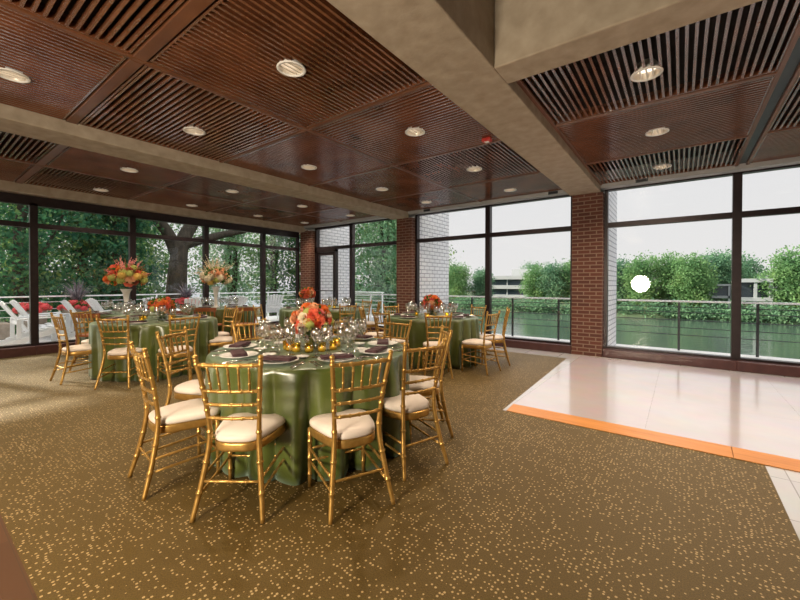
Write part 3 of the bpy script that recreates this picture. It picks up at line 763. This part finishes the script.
fv = make_votive(frost_mat, 'frosted_votive', .10, .036); fv.location = (-3.17, 2.46, ZT); fv['label'] = 'taller frosted white candle glass behind the peach flowers on the big table'
for C, nm in ((T2, 'second table'), (T3, 'table by the brick pillar'), (T4, 'far table')):
    for a in (20, 110, 200, 290):
        o = dup(v0, (C[0] + .27 * math.cos(R(a)), C[1] + .27 * math.sin(R(a)), ZT)); tag(o, 'amber glass candle cup on the ' + nm, 'candle holder', 'amber candle cups on the ' + nm)

# ------------------------------------------------------------------ flowers
def rose_mesh(mat, seed=1):
    rn = random.Random(seed); b = MB()
    for ring, (n, rad, z, tilt, sz) in enumerate(((3, .16, .30, .15, .42), (4, .32, .22, .35, .52), (5, .52, .08, .65, .62), (6, .70, -.10, 1.0, .66))):
        for i in range(n):
            a = 2 * PI * i / n + ring * .7 + rn.uniform(-.15, .15)
            vs = []; fs = []
            for u in range(5):
                for w in range(4):
                    x = (u - 2) / 2; yv = w / 3
                    wd = sz * (.55 + .5 * math.sin(PI * (.25 + .6 * yv)))
                    px = x * wd * .8; out = rad * .35 + (yv * math.sin(tilt) + (yv ** 3) * .22) * .75 - .28 * x * x * (1 - tilt * .4) + rad * .3 * yv
                    pz = z - .45 + yv * math.cos(tilt) * .95 - (yv ** 4) * .12
                    vs.append((out * math.cos(a) - px * math.sin(a), out * math.sin(a) + px * math.cos(a), pz))
            for u in range(4):
                for w in range(3): q = u * 4 + w; fs.append((q, q + 4, q + 5, q + 1))
            b.add(vs, fs)
    b.lathe([(.0, -.35), (.12, -.3), (.16, .1), (.08, .38), (0, .42)], 8)
    return b.mesh('rose', mat, True)
def puff_mesh(mat, seed=2, n=70):
    rn = random.Random(seed); b = MB()
    for i in range(n):
        z = 1 - 2 * (i + .5) / n; a = i * 2.399963; s = math.sqrt(1 - z * z)
        nrm = Vector((s * math.cos(a), s * math.sin(a), z)); c = nrm * rn.uniform(.78, .95)
        x = nrm.orthogonal().normalized(); x.rotate(Matrix.Rotation(rn.uniform(0, 6), 3, nrm)); y = nrm.cross(x)
        for k in range(4):
            d = x * math.cos(k * PI / 2) + y * math.sin(k * PI / 2); e = nrm.cross(d)
            b.add([c, c + d * .13 + e * .10 + nrm * .06, c + d * .24 + nrm * .03, c + d * .13 - e * .10 + nrm * .06], [(0, 1, 2, 3)])
    b.lathe([(0, -.8), (.5, -.6), (.78, 0), (.5, .6), (0, .8)], 10)
    return b.mesh('hydrangea', mat, True)
ROSE = {m.name: rose_mesh(m, i) for i, m in enumerate((P_ORANGE, P_CORAL, P_PEACH, P_YELLOW, P_CREAM, P_PINK, P_HOT, P_RUST, P_LIME))}
PUFF = {m.name: puff_mesh(m, i) for i, m in enumerate((P_LIME, P_YELLOW, P_CREAM, P_PEACH, P_HOT, P_PINK))}
def leaves(n, rad, size, seed, zlo=-1., flat=1.):
    rg = np.random.default_rng(seed); d = rg.normal(size=(n, 3)); d /= np.linalg.norm(d, axis=1)[:, None]
    d[:, 2] = np.where(d[:, 2] < zlo, -d[:, 2], d[:, 2]); c = d * (rad * rg.uniform(.45, .86, n))[:, None] * [1, 1, flat]
    t = rg.normal(size=(n, 3)) * .55 + d; t /= np.linalg.norm(t, axis=1)[:, None]
    s = np.cross(t, rg.normal(size=(n, 3))); s /= np.linalg.norm(s, axis=1)[:, None]
    L = size * rg.uniform(.7, 1.3, n)[:, None]
    return np.stack([c, c + t * L * .5 + s * L * .25, c + t * L, c + t * L * .5 - s * L * .25], 1).reshape(-1, 3)
def aim(o, d, spin):
    q = Vector(d).to_track_quat('Z', 'Y'); o.rotation_euler = (q.to_matrix() @ Matrix.Rotation(spin, 3, 'Z')).to_euler()
def bouquet(root, cz, rad, blooms, seed, flat=.85, nleaf=260, lsize=.07, low=-.45):
    """blooms: list of (mesh, size, count)"""
    rn = random.Random(seed); todo = [(m, s) for m, s, c in blooms for _ in range(c)]; rn.shuffle(todo)
    n = len(todo)
    me = np_mesh('foliage', leaves(nleaf, rad, lsize, seed, low, flat), 4, leaf_pot); fo = link('foliage', me, root); fo.location = (0, 0, cz)
    for i, (m, s) in enumerate(todo):
        z = 1 - (1 - low) * (i + .5) / n; a = i * 2.399963 + rn.uniform(-.3, .3); q = math.sqrt(max(0, 1 - z * z)); k = rn.uniform(.82, 1.05)
        o = link('hydrangea' if 'hydrangea' in m.name else 'rose', m, root); o.location = (rad * q * math.cos(a) * k, rad * q * math.sin(a) * k, cz + rad * z * flat * k); o.scale = (s, s, s)
        aim(o, (q * math.cos(a), q * math.sin(a), z * flat), rn.uniform(0, 6))
def sprays(root, cz, rad, n, length, mat, seed, lo=.15):
    rn = random.Random(seed)
    for i in range(n):
        a = rn.uniform(0, 2 * PI); e = rn.uniform(lo, 1.25); d = Vector((math.cos(a) * math.cos(e), math.sin(a) * math.cos(e), math.sin(e)))
        p0 = d * rad * .6; L = length * rn.uniform(.7, 1.2); b = MB()
        pts = [p0, p0 + d * L * .5 + Vector((0, 0, L * .05)), p0 + d * L + Vector((0, 0, -L * .04))]
        b.tube(pts, [.004, .003, .0015], 5, 0)
        for k in range(16):
            f = .3 + .7 * k / 16; p = pts[0].lerp(pts[2], f); s = .024 * (1.25 - f); o2 = Vector((rn.uniform(-1, 1), rn.uniform(-1, 1), rn.uniform(-1, 1))).normalized(); w = o2.orthogonal().normalized()
            b.add([p, p + o2 * s + w * s * .7, p + o2 * s * 1.7, p + o2 * s - w * s * .7], [(0, 1, 2, 3)], 1)
            w2 = o2.cross(w); b.add([p, p + w2 * s + o2 * s * .5, p + w2 * s * 1.6, p + w2 * s - o2 * s * .5], [(0, 1, 2, 3)], 1)
        o = b.obj('flower_spray', [stem_green, mat], root); o.location = (0, 0, cz)
def low_vase(root, h, r):
    b = MB(); b.lathe([(0, .004), (r * .75, .002), (r * .8, .008), (r, h * .6), (r * .9, h), (r * .86, h), (r * .95, h * .6), (r * .74, .014), (0, .012)], 24); va = b.obj('vase', vase_mat, root, True)
    b = MB()
    for i in range(14):
        a = i * 2.4; b.tube([(r * .5 * math.cos(a + 2), r * .5 * math.sin(a + 2), .02), (r * .7 * math.cos(a), r * .7 * math.sin(a), h + .03)], .004, 5)
    b.obj('stem', stem_green, va, True)
t = thing('flower_centrepiece', 'round peach, orange and green rose centrepiece in a low vase on the big table', 'flowers', (T1[0], T1[1], ZT), 0, 'low flower centrepieces')
low_vase(t, .12, .075)
bouquet(t, .235, .152, [(ROSE['orange_petal'], .055, 13), (ROSE['coral_petal'], .055, 8), (ROSE['peach_petal'], .058, 8), (ROSE['yellow_petal'], .052, 7), (ROSE['cream_petal'], .05, 4), (PUFF['lime_petal'], .042, 6), (ROSE['pink_petal'], .045, 4)], 3, .88, 240, .055)
t = thing('flower_centrepiece', 'low orange rose bouquet with pale green blooms on the second table', 'flowers', (T2[0] + .02, T2[1] + .05, ZT), 0, 'low flower centrepieces')
low_vase(t, .12, .075)
bouquet(t, .21, .16, [(ROSE['orange_petal'], .056, 10), (ROSE['coral_petal'], .058, 12), (ROSE['peach_petal'], .05, 6), (PUFF['lime_petal'], .05, 5), (PUFF['yellow_petal'], .045, 3)], 5, .72, 260, .08)
t = thing('flower_centrepiece', 'low red-orange rose bouquet on the table by the brick pillar', 'flowers', (T3[0], T3[1], ZT), 0, 'low flower centrepieces')
low_vase(t, .12, .07)
bouquet(t, .22, .15, [(ROSE['orange_petal'], .056, 8), (ROSE['coral_petal'], .058, 14), (ROSE['hot_pink_petal'], .05, 6), (ROSE['peach_petal'], .05, 4)], 6, .85, 240, .08)
t = thing('flower_centrepiece', 'orange and coral rose bouquet raised on the far table by the glass door', 'flowers', (T4[0] - .36, T4[1] - .18, ZT), 0, 'low flower centrepieces')
low_vase(t, .22, .06)
bouquet(t, .33, .16, [(ROSE['orange_petal'], .06, 10), (ROSE['coral_petal'], .06, 12), (ROSE['peach_petal'], .055, 6), (ROSE['rust_petal'], .05, 4)], 8, .8, 220, .08)
def tall_vase(root, h):
    b = MB(); b.lathe([(0, .006), (.085, .004), (.088, .012), (.05, .03), (.034, .09), (.036, h * .5), (.06, h * .85), (.10, h), (.096, h), (.056, h * .85), (.031, h * .5), (.029, .09), (.0, .06)], 24); b.obj('vase', frost_mat, root, True)
t = thing('tall_bouquet', 'big bouquet of yellow, orange and rust blooms on a tall pale vase', 'flowers', (T6[0] - .02, T6[1] - .05, ZT), 0, 'tall bouquets by the garden windows')
tall_vase(t, .46)
bouquet(t, .68, .30, [(PUFF['lime_petal'], .075, 9), (PUFF['yellow_petal'], .078, 8), (ROSE['orange_petal'], .085, 9), (ROSE['coral_petal'], .085, 7), (ROSE['rust_petal'], .07, 7), (ROSE['peach_petal'], .08, 4)], 9, .78, 420, .10, -.4)
sprays(t, .68, .30, 22, .26, P_PINK, 4); 
sprays(t, .66, .28, 16, .26, P_RUST, 14)
t = thing('tall_bouquet', 'big bouquet of pale peach and cream blooms on a tall pale vase', 'flowers', (T7[0] + .02, T7[1] - .1, ZT), 0, 'tall bouquets by the garden windows')
tall_vase(t, .50)
bouquet(t, .70, .27, [(PUFF['yellow_petal'], .085, 6), (PUFF['cream_petal'], .09, 8), (ROSE['peach_petal'], .085, 9), (ROSE['cream_petal'], .08, 6), (PUFF['lime_petal'], .08, 3)], 19, .8, 380, .12, -.5)
sprays(t, .72, .27, 26, .40, P_CREAM, 24); sprays(t, .72, .27, 10, .36, P_PEACH, 25)

# ------------------------------------------------------------------ terrace, railings
b = MB(); b.box(-13.6, -9.86, -9, 12.0, -.25, -.005).box(-9.86, 9, 7.96, 9.62, -.25, -.005); struct(b, 'floor_terrace', terrace_mat)
def railing(name, pts, label, topm, barm, zs, posts, zt=.985):
    t = thing(name, label, 'railing', (pts[0][0], pts[0][1], 0))
    o = Vector((pts[0][0], pts[0][1], 0)); a = Vector((0, 0, 0)); c = Vector((pts[1][0], pts[1][1], 0)) - o
    b = MB(); b.obox(a + Vector((0, 0, zt)), c + Vector((0, 0, zt)), .065, .035); tr = b.obj('top_rail', topm, t, bevel=.006)
    for z in zs:
        b = MB(); b.tube([a + Vector((0, 0, z)), c + Vector((0, 0, z))], .008, 6); b.obj('rail_bar', barm, t, True)
    for f in posts:
        p = a.lerp(c, f); b = MB(); b.box(p.x - .02, p.x + .02, p.y - .02, p.y + .02, -.005, zt - .017); b.obj('post', barm, t)
def px(x0, x1, xs): return [(x - x0) / (x1 - x0) for x in xs]
ZR = (.31, .455, .605, .765, .87)
railing('terrace_railing', ((-1.12, 9.45), (7.0, 9.45)), 'terrace railing with white top rail and dark bars, outside the dance floor windows', rail_white, rail_dark, ZR, px(-1.12, 7.0, (-.03, 1.13, 2.29, 3.45, 4.61, 5.77, 6.93)))
railing('terrace_railing', ((-5.35, 9.45), (-1.68, 9.45)), 'terrace railing with white top rail and dark bars, facing the far office block', rail_white, rail_dark, ZR, px(-5.35, -1.68, (-4.6, -3.46, -2.34)))
railing('terrace_railing', ((-9.15, 9.45), (-5.86, 9.45)), 'terrace railing with white top rail and bars, between middle pillar and door wall', rail_white, rail_white, ZR, px(-9.15, -5.86, (-8.3, -7.1)))
railing('terrace_railing', ((-13.3, -6.0), (-13.3, 11.8)), 'long white terrace railing in front of the garden trees', rail_white, rail_white, (.30, .48, .66, .84), px(-6, 11.8, (-5.9, -4.2, -2.5, -.8, .9, 2.9, 4.9, 6.9, 8.9, 11.7)))
railing('terrace_railing', ((-13.25, 11.85), (-9.7, 11.85)), 'short white terrace railing at the corner of the garden terrace', rail_white, rail_white, (.30, .48, .66, .84), (.02, .5, .98))

# adirondack chairs
def make_adirondack():
    t = thing('garden_chair', 'x', 'chair')
    def board(nm, a, c, w, h, up=(0, 0, 1)):
        b = MB(); b.obox(a, c, w, h, up); b.obj(nm, white_paint, t, bevel=.004)
    for i in range(6):
        x = -.225 + i * .09; board('back_slat', (x * .82, -.12, .30), (x * 1.1, -.50, .96 - .05 * abs(i - 2.5) / 2.5), .08, .02, (0, 1, .6))
    for i in range(5):
        f = i / 4; board('seat_slat', (-.27, .40 - .5 * f, .40 - .10 * f), (.27, .40 - .5 * f, .40 - .10 * f), .10, .02)
    for s in (-1, 1):
        board('arm', (.33 * s, -.32, .58), (.33 * s, .42, .60), .13, .024)
        board('leg', (.30 * s, .38, 0), (.30 * s, .38, .585), .09, .03, (1, 0, 0))
        board('rear_leg', (.285 * s, .42, .36), (.285 * s, -.55, .02), .03, .11)
        board('arm_support', (.30 * s, -.30, .18), (.30 * s, -.30, .57), .07, .03, (1, 0, 0))
    board('cross_rail', (-.3, -.30, .50), (.3, -.30, .50), .03, .07)
    return t
ad = make_adirondack()
for i, (x, y, h, l) in enumerate(((-11.3, 1.78, 92, 'white slatted garden chair beyond the glass, in front of the stone planter ledge'), (-12.15, 2.05, 95, 'white slatted garden chair half hidden by the dark window post'), (-11.3, 2.77, 92, 'white slatted garden chair beside the bright pink flowers'), (-12.2, 3.45, 98, 'white slatted garden chair behind a gold chair and pink flowers'), (-11.3, 3.85, 200, 'white slatted garden chair seen under the tall bright bouquet'), (-12.4, 4.6, 150, 'white slatted garden chair by the railing under the tall bouquet'), (-11.3, 5.05, 170, 'white slatted garden chair behind the low orange flowers'), (-12.2, 6.9, 150, 'white slatted garden chair behind the big trunk view'), (-11.3, 6.2, 190, 'white slatted garden chair under the pale tall bouquet'), (-12.0, 8.2, 160, 'white slatted garden chair by the last garden window'))):
    o = ad if i == 0 else dup(ad)
    o.location = (x, y, -.004); o.rotation_euler = (0, 0, R(h) - PI / 2); tag(o, l, 'garden chair', 'white garden chairs on the terrace')
# planters with pink flowers and dark fountain grass
def planter(x, y, r, h, label, grass, seed, fl=True):
    t = thing('flower_planter', label, 'planter', (x, y, -.005), 0, 'stone planters on the terrace')
    b = MB(); b.lathe([(0, .0), (r * .6, 0), (r * .68, .04), (r, h * .6), (r * .96, h * .92), (r * 1.06, h), (r * .95, h), (r * .9, h * .9), (0, h * .9)], 24); b.obj('pot', pot_mat, t, True)
    if fl:
        rn = random.Random(seed)
        fo = link('foliage', np_mesh('foliage', leaves(160, r * 1.15, .10, seed, -.1, .6), 4, leaf_pot), t); fo.location = (0, 0, h)
        for i in range(22):
            a = i * 2.4; q = math.sqrt((i + .5) / 22); o = link('hydrangea', PUFF['hot_pink_petal'], t); s = rn.uniform(.07, .11); o.scale = (s, s, s * .85)
            o.location = (r * 1.2 * q * math.cos(a), r * 1.2 * q * math.sin(a), h + .14 * (1 - q * q) + rn.uniform(0, .06) - .02)
    if grass:
        rg = np.random.default_rng(seed); vs = []
        for i in range(130):
            a = rg.uniform(0, 2 * PI); lean = rg.uniform(.1, .75); L = rg.uniform(.45, .85); d = np.array([math.cos(a), math.sin(a)]); s = np.array([-d[1], d[0]])
            prev = None
            for k in range(6):
                f = k / 5; p = np.r_[d * lean * L * f ** 1.6, h + L * (f - .35 * lean * f * f * f)]; w = .010 * (1 - f * .6) if k < 3 else .02 * (1.1 - f)
                e = (p - np.r_[s * w, 0], p + np.r_[s * w, 0])
                if prev is not None: vs += [prev[0], prev[1], e[1], e[0]]
                prev = e
        o = link('fountain_grass', np_mesh('fountain_grass', np.array(vs), 4, grass_purple), t)
planter(-12.95, 2.0, .27, .66, 'round stone planter of bright pink flowers beside the dark window post', False, 31)
planter(-12.9, 2.86, .32, .68, 'stone planter with dark fountain grass above bright pink flowers', True, 32)
planter(-12.86, 5.6, .32, .66, 'stone planter with pale grass and pink flowers behind the low orange bouquet', True, 33)
b = MB(); b.box(-13.2, -12.75, .2, 1.6, -.005, .38); o = b.obj('stone_ledge', pot_mat, bevel=.03); tag(o, 'low grey stone planter ledge by the railing at the picture edge', 'planter')

# ------------------------------------------------------------------ trees
def crown(blobs, n, size, seed):
    rg = np.random.default_rng(seed); vol = np.array([bl[3] * bl[4] * bl[5] for bl in blobs]) ** (2 / 3); cnt = np.maximum(1, (n * vol / vol.sum())).astype(int)
    out = []
    for (cx, cy, cz, rx, ry, rz), m in zip(blobs, cnt):
        # leaves gather on twig tips: clusters on the blob
        nc = max(6, m // 14); d = rg.normal(size=(nc, 3)); d /= np.linalg.norm(d, axis=1)[:, None]
        cl = d * (rg.uniform(.35, 1.0, nc) ** .5)[:, None]
        idx = rg.integers(0, nc, m); p = cl[idx] * [rx, ry, rz] + rg.normal(size=(m, 3)) * size * 1.5 + [cx, cy, cz]
        t = rg.normal(size=(m, 3)); t /= np.linalg.norm(t, axis=1)[:, None]; s = np.cross(t, rg.normal(size=(m, 3))); s /= np.linalg.norm(s, axis=1)[:, None]
        L = size * rg.uniform(.6, 1.4, m)[:, None]
        out.append(np.stack([p - t * L * .5, p + s * L * .3, p + t * L * .5, p - s * L * .3], 1).reshape(-1, 3))
    return np.concatenate(out)
def tree(x, y, h, w, label, mat, seed, n, size, z0=-1., low=.25, trunk=.16, group=None, nb=9, name='leafy_tree'):
    rn = random.Random(seed)
    t = thing(name, label, 'tree', (x, y, z0), 0, group)
    blobs = []
    for i in range(nb):
        f = (i + .5) / nb; z = h * (low + (1 - low) * f); wr = w * math.sin(PI * (.15 + .75 * f)) ** .7
        a = i * 2.4 + rn.uniform(-.4, .4); rr = wr * .5 * rn.uniform(.5, 1.)
        s = w * rn.uniform(.36, .55); blobs.append((rr * math.cos(a), rr * math.sin(a), z, s, s, s * .75))
    fo = link('crown', np_mesh('crown', crown(blobs, n, size, seed), 4, mat), t)
    b = MB(); b.tube(smooth_path([(0, 0, -.6), (.1 * w * rn.uniform(-1, 1), .1 * w * rn.uniform(-1, 1), h * .4), (.12 * w * rn.uniform(-1, 1), 0, h * .8)], 5), [trunk * (1.15 - .75 * i / 10) for i in range(11)], 8)
    for bl in blobs[::2]: b.tube([(0, 0, max(.3 * h, bl[2] - .3 * h)), (bl[0] * .7, bl[1] * .7, bl[2])], [trunk * .4, trunk * .12], 6)
    b.obj('trunk', bark, t, True)
NL = {4: 10000, 5: 8000, 6: 7000, 7: 9000, 10: 11000, 11: 7000, 12: 1800}
GT = 'trees beyond the terrace railing'
k = 0
for (x, y, h, w, m, d) in ((-17.0, .4, 8.0, 4.2, leaf_dark, 'dark tree at the picture edge beyond the railing'), (-16.6, 2.6, 7.6, 3.6, leaf_dark, 'dark tree behind the grey stone ledge'), (-18.2, 4.2, 9.0, 2.6, leaf_dark, 'dark tree behind the pink flowers'), (-17.2, 5.0, 6.6, 1.5, leaf_dark, 'bluish dark tree under the tall bright bouquet'), (-23.5, 7.6, 8.0, 2.6, leaf_mid, 'sunlit yellow-green tree beside the big trunk'), (-22.0, 12.0, 8.0, 3.0, leaf_light, 'pale sunlit tree between the two tall bouquets'), (-17.4, 12.0, 7.6, 1.9, leaf_mid, 'thinly leaved tree behind the pale tall bouquet'), (-17.2, 14.0, 8.6, 2.4, leaf_dark, 'dark narrow tree at the last garden window'), (-16.0, 15.4, 8.6, 3.6, leaf_mid, 'green tree beyond the corner column'), (-24.5, 2.5, 10., 6., leaf_dark, 'tall dark tree standing behind the dark trees'), (-26., 8.6, 11., 6., leaf_mid, 'tall tree high behind the big trunk'), (-24.5, 14., 10., 5.2, leaf_mid, 'tall tree behind the pale sunlit tree'), (-17.5, -2.6, 8.5, 4.6, leaf_dark, 'dark tree outside the picture edge'), (-29., 3.4, 12., 5., leaf_mid, 'tallest back tree behind the pink flowers'), (-30., 9.0, 12., 4., leaf_mid, 'tallest back tree behind the old forked trunk')):
    tree(x, y, h + 1, w, 'leafy ' + d, m, 100 + k, NL.get(k, 11000), .15, -1.2, .12, .2, GT, 11); k += 1
for (x, y, h, w, m, d) in ((-12.6, 15.4, 7.0, 2.8, leaf_light, 'bright green tree seen past the glass door'), (-12.4, 16.5, 8.4, 2.4, leaf_light, 'bright green tree between mullion and brick middle pillar'), (-14.6, 18.5, 10, 4.4, leaf_mid, 'tall bright tree behind the door wall'), (-15.4, 20.4, 9.5, 3.0, leaf_light, 'tall bright tree just beside the middle pillar')):
    tree(x, y, h + 1, w, 'leafy ' + d, m, 140 + k, 11000, .15, -1.2, .10, .16, 'trees past the glass door', 11); k += 1
# the big old trunk
t = thing('old_tree', 'old tree with a thick leaning forked dark trunk behind the flowers', 'tree', (-19.6, 8.05, -1.2))
b = MB()
b.tube(smooth_path([(0, 0, -.5), (.0, .02, 1.5), (.1, .05, 3.2), (.0, .35, 4.7), (-.2, 1.5, 6.6), (-.3, 2.6, 8.6)], 5), [.56 - .015 * i for i in range(26)], 12)
b.tube(smooth_path([(.05, .05, 4.0), (.2, -.7, 5.3), (.1, -2.4, 6.6), (.1, -3.8, 8.0)], 5), [.33 - .015 * i for i in range(16)], 10)
b.tube(smooth_path([(.0, .3, 4.4), (.6, 1.8, 5.0), (.9, 3.6, 5.6), (1., 5.0, 6.6)], 5), [.24 - .011 * i for i in range(16)], 8)
b.obj('trunk', bark, t, True)
bl = [(0, 3.0, 8.6, 1.8, 1.9, 1.1), (0, -3.8, 8.0, 1.6, 1.6, 1.0), (.9, 4.6, 6.9, 1.3, 1.4, .8), (-.5, 0, 9.3, 2., 2., 1.1), (.3, -2.0, 7.4, 1.1, 1.2, .6)]
link('crown', np_mesh('crown', crown(bl, 6500, .22, 77), 4, leaf_mid), t)
# land outside
b = MB(); b.box(-60, -13.6, -40, 22, -1.6, -1.2).box(-13.6, -11.2, 9.7, 19.5, -1.6, -1.2); struct(b, 'ground', ground_mat)
b = MB(); b.box(-60, 120, 9.7, 66, -3.0, -2.7); struct(b, 'water', water)
# far bank
bank = MB(); n = 60
vs = []
for i in range(n + 1):
    x = -90 + 220 * i / n; j = 1.5 * math.sin(i * 1.3) + random.uniform(-.6, .6)
    vs += [(x, 55 + j, -2.9), (x, 58 + j, -1.6), (x, 64, -1.5), (x, 130, -1.4), (x, 130, -4)]
fs = []
for i in range(n):
    for q in range(4): fs.append((i * 5 + q, i * 5 + 5 + q, i * 5 + 6 + q, i * 5 + 1 + q))
bank.add(vs, fs); struct(bank, 'ground_bank', bank_mat)
GF = 'trees on the far river bank'
FT = [(-38., 66, 6.6, 4.6, 0, 'at the edge of the outer white pillar'), (-34., 64, 6.2, 3.6, 0, 'rounded, before the window mullion'), (-31., 68, 5.4, 3.0, 1, 'small, beside the office block'), (-30., 96, 8.5, 5, 1, 'rising behind the office block roof'), (-19.9, 66, 5.6, 3.0, 0, 'in front of the office block end'), (-16.8, 65, 6.0, 3.4, 1, 'rounded, beside the office block'), (-14.5, 66, 6.2, 3.6, 0, 'by the brick column edge'),
      (-11., 64, 6.2, 3.6, 1, 'hidden behind the brick column'), (-7.2, 63, 6.3, 3.4, 1, 'next to the outer brick fin'), (-4.2, 61, 6.5, 3.3, 0, 'behind the bright reflection in the glass'), (-1.2, 62, 7.0, 3.6, 0, 'tallest of the dance floor window'), (1.2, 58.6, 6.4, 2.6, 0, 'spreading over the low lodge'), (3.2, 63.5, 6.8, 3.2, 1, 'rising behind the low lodge'), (4.6, 66, 6.6, 3.4, 1, 'before the dance floor window mullion'), (7.2, 72, 6.6, 3.2, 1, 'behind the white pavilion'), (9.6, 58.5, 6.6, 3.3, 0, 'rounded and dark beside the pavilion'), (12.6, 60, 6.8, 3.6, 0, 'at the picture edge beside the rounded tree'), (16.5, 62, 7, 4, 1, 'outside the picture beyond the pavilion'), (21., 63, 7, 4, 0, 'well outside the picture'), (-42.5, 66, 6.6, 4.6, 1, 'behind the outer middle pillar'), (-48, 68, 7.2, 5, 0, 'far behind the door wall')]
for i, (x, y, h, w, m, d) in enumerate(FT):
    tree(x, y, h * .88, w * .92, 'far bank tree ' + d, (leaf_far, leaf_far2)[m], 200 + i, 9000, .27, -1.4, .04, .3, GF, 11)
# low shrubs at the waterline
for i in range(44):
    x = -44 + i * 1.95 + random.uniform(-.8, .8); t = thing('shoreline_bush', 'low green bush on the far waterline', 'bush', (x, 56.0 + random.uniform(-.5, .5), -2.5), 0, 'bushes on the far waterline')
    s = random.uniform(.5, 1.0); bl = [(0, 0, .7 * s, 1.5 * s, 1.0, 1.0 * s), (1.2, .3, .5 * s, 1.2 * s, .9, .8 * s)]
    link('foliage', np_mesh('foliage', crown(bl, 700, .30, 300 + i), 4, leaf_far2), t)
# office block and pavilion
t = thing('office_block', 'white three storey office block with dark ribbon windows across the river', 'building', (-26.8, 80, -4.1))
W = 14.
for fl in range(4):
    z = .6 + fl * 1.95; b = MB(); b.box(-W / 2, W / 2, -5, 5, z, z + .75); b.obj('floor_band', far_white, t)
    if fl < 3: b = MB(); b.box(-W / 2 + .5, W / 2 - .5, -4.4, 4.4, z + .75, z + 1.95); b.obj('ribbon_window', far_dark, t)
b = MB(); b.box(-2, 2, -2, 2, 7.2, 8.6); b.obj('roof_plant', far_white, t)
for xx in (-6, -2, 2, 6): b = MB(); b.box(xx - .1, xx + .1, -4.6, -4.4, 1.2, 6.6); b.obj('mullion', far_white, t)
t = thing('pavilion', 'white flat roofed pavilion on columns beside the round dark tree', 'building', (6.6, 58.2, -1.4))
b = MB(); b.box(-1.5, 1.5, -.6, 2, 3.0, 3.42); b.obj('roof', far_white, t)
b = MB(); b.box(-1.5, 1.5, -.6, 2, .9, 1.3); b.obj('deck', far_white, t)
b = MB(); b.box(-1.3, 1.2, .4, 1.8, 1.3, 3.0); b.obj('glazed_wall', far_dark, t)
for xx in (-1.3, .1, 1.35): b = MB(); b.box(xx - .14, xx + .14, -.5, -.25, -.5, 3.0); b.obj('pillar', far_white, t)
t = thing('lodge', 'low grey white lodge half hidden under the spreading far bank tree', 'building', (3.0, 59.6, -1.5))
b = MB(); b.box(-2.0, 2.0, -.3, 1, 1.2, 1.5); b.obj('deck', far_white, t)
b = MB(); b.box(-1.9, 1.9, 0, 1, 1.5, 2.7); b.obj('glazed_wall', far_dark, t)
b = MB(); b.box(-2.1, 2.1, -.4, 1.1, 2.7, 2.9); b.obj('roof', far_white, t)
for xx in (-1.6, -.2, 1.6): b = MB(); b.box(xx - .1, xx + .1, -.3, -.1, -.5, 2.7); b.obj('pillar', far_white, t)

# ------------------------------------------------------------------ light
w = bpy.data.worlds.new('sky'); S.world = w; w.use_nodes = True; nt = w.node_tree
bg = nt.nodes['Background']; tc = N(nt, 'ShaderNodeTexCoord'); sp = N(nt, 'ShaderNodeSeparateXYZ'); nt.links.new(tc.outputs['Generated'], sp.inputs[0])
rp = ramp(nt, [(.0, (.22, .23, .24)), (.49, (.25, .26, .27)), (.505, (.33, .322, .318)), (.66, (.31, .31, .315)), (1., (1., 1., 1.))])
mm = math_node(nt, 'MULTIPLY_ADD', sp.outputs[2], .5); nt.nodes[-1].inputs[2].default_value = .5
nt.links.new(mm, rp.inputs[0]); nt.links.new(rp.outputs[0], bg.inputs[0]); bg.inputs[1].default_value = 2.5
su = bpy.data.lights.new('sun', 'SUN'); su.energy = 11.0; su.angle = R(3); su.color = (1., .90, .72)
so = bpy.data.objects.new('sun', su); COL.objects.link(so); so.rotation_euler = Vector((.78, .26, -.48)).to_track_quat('-Z', 'Y').to_euler()
st = bpy.data.lights.new('photo_strobe', 'AREA'); st.shape = 'DISK'; st.size = .7; st.energy = 230; st.color = (1., .86, .66)
lo = bpy.data.objects.new('photo_strobe', st); COL.objects.link(lo); lo.location = (-1.31, -2.2, 1.35); lo.rotation_euler = Vector((-.35, 1, .05)).to_track_quat('-Z', 'Y').to_euler()
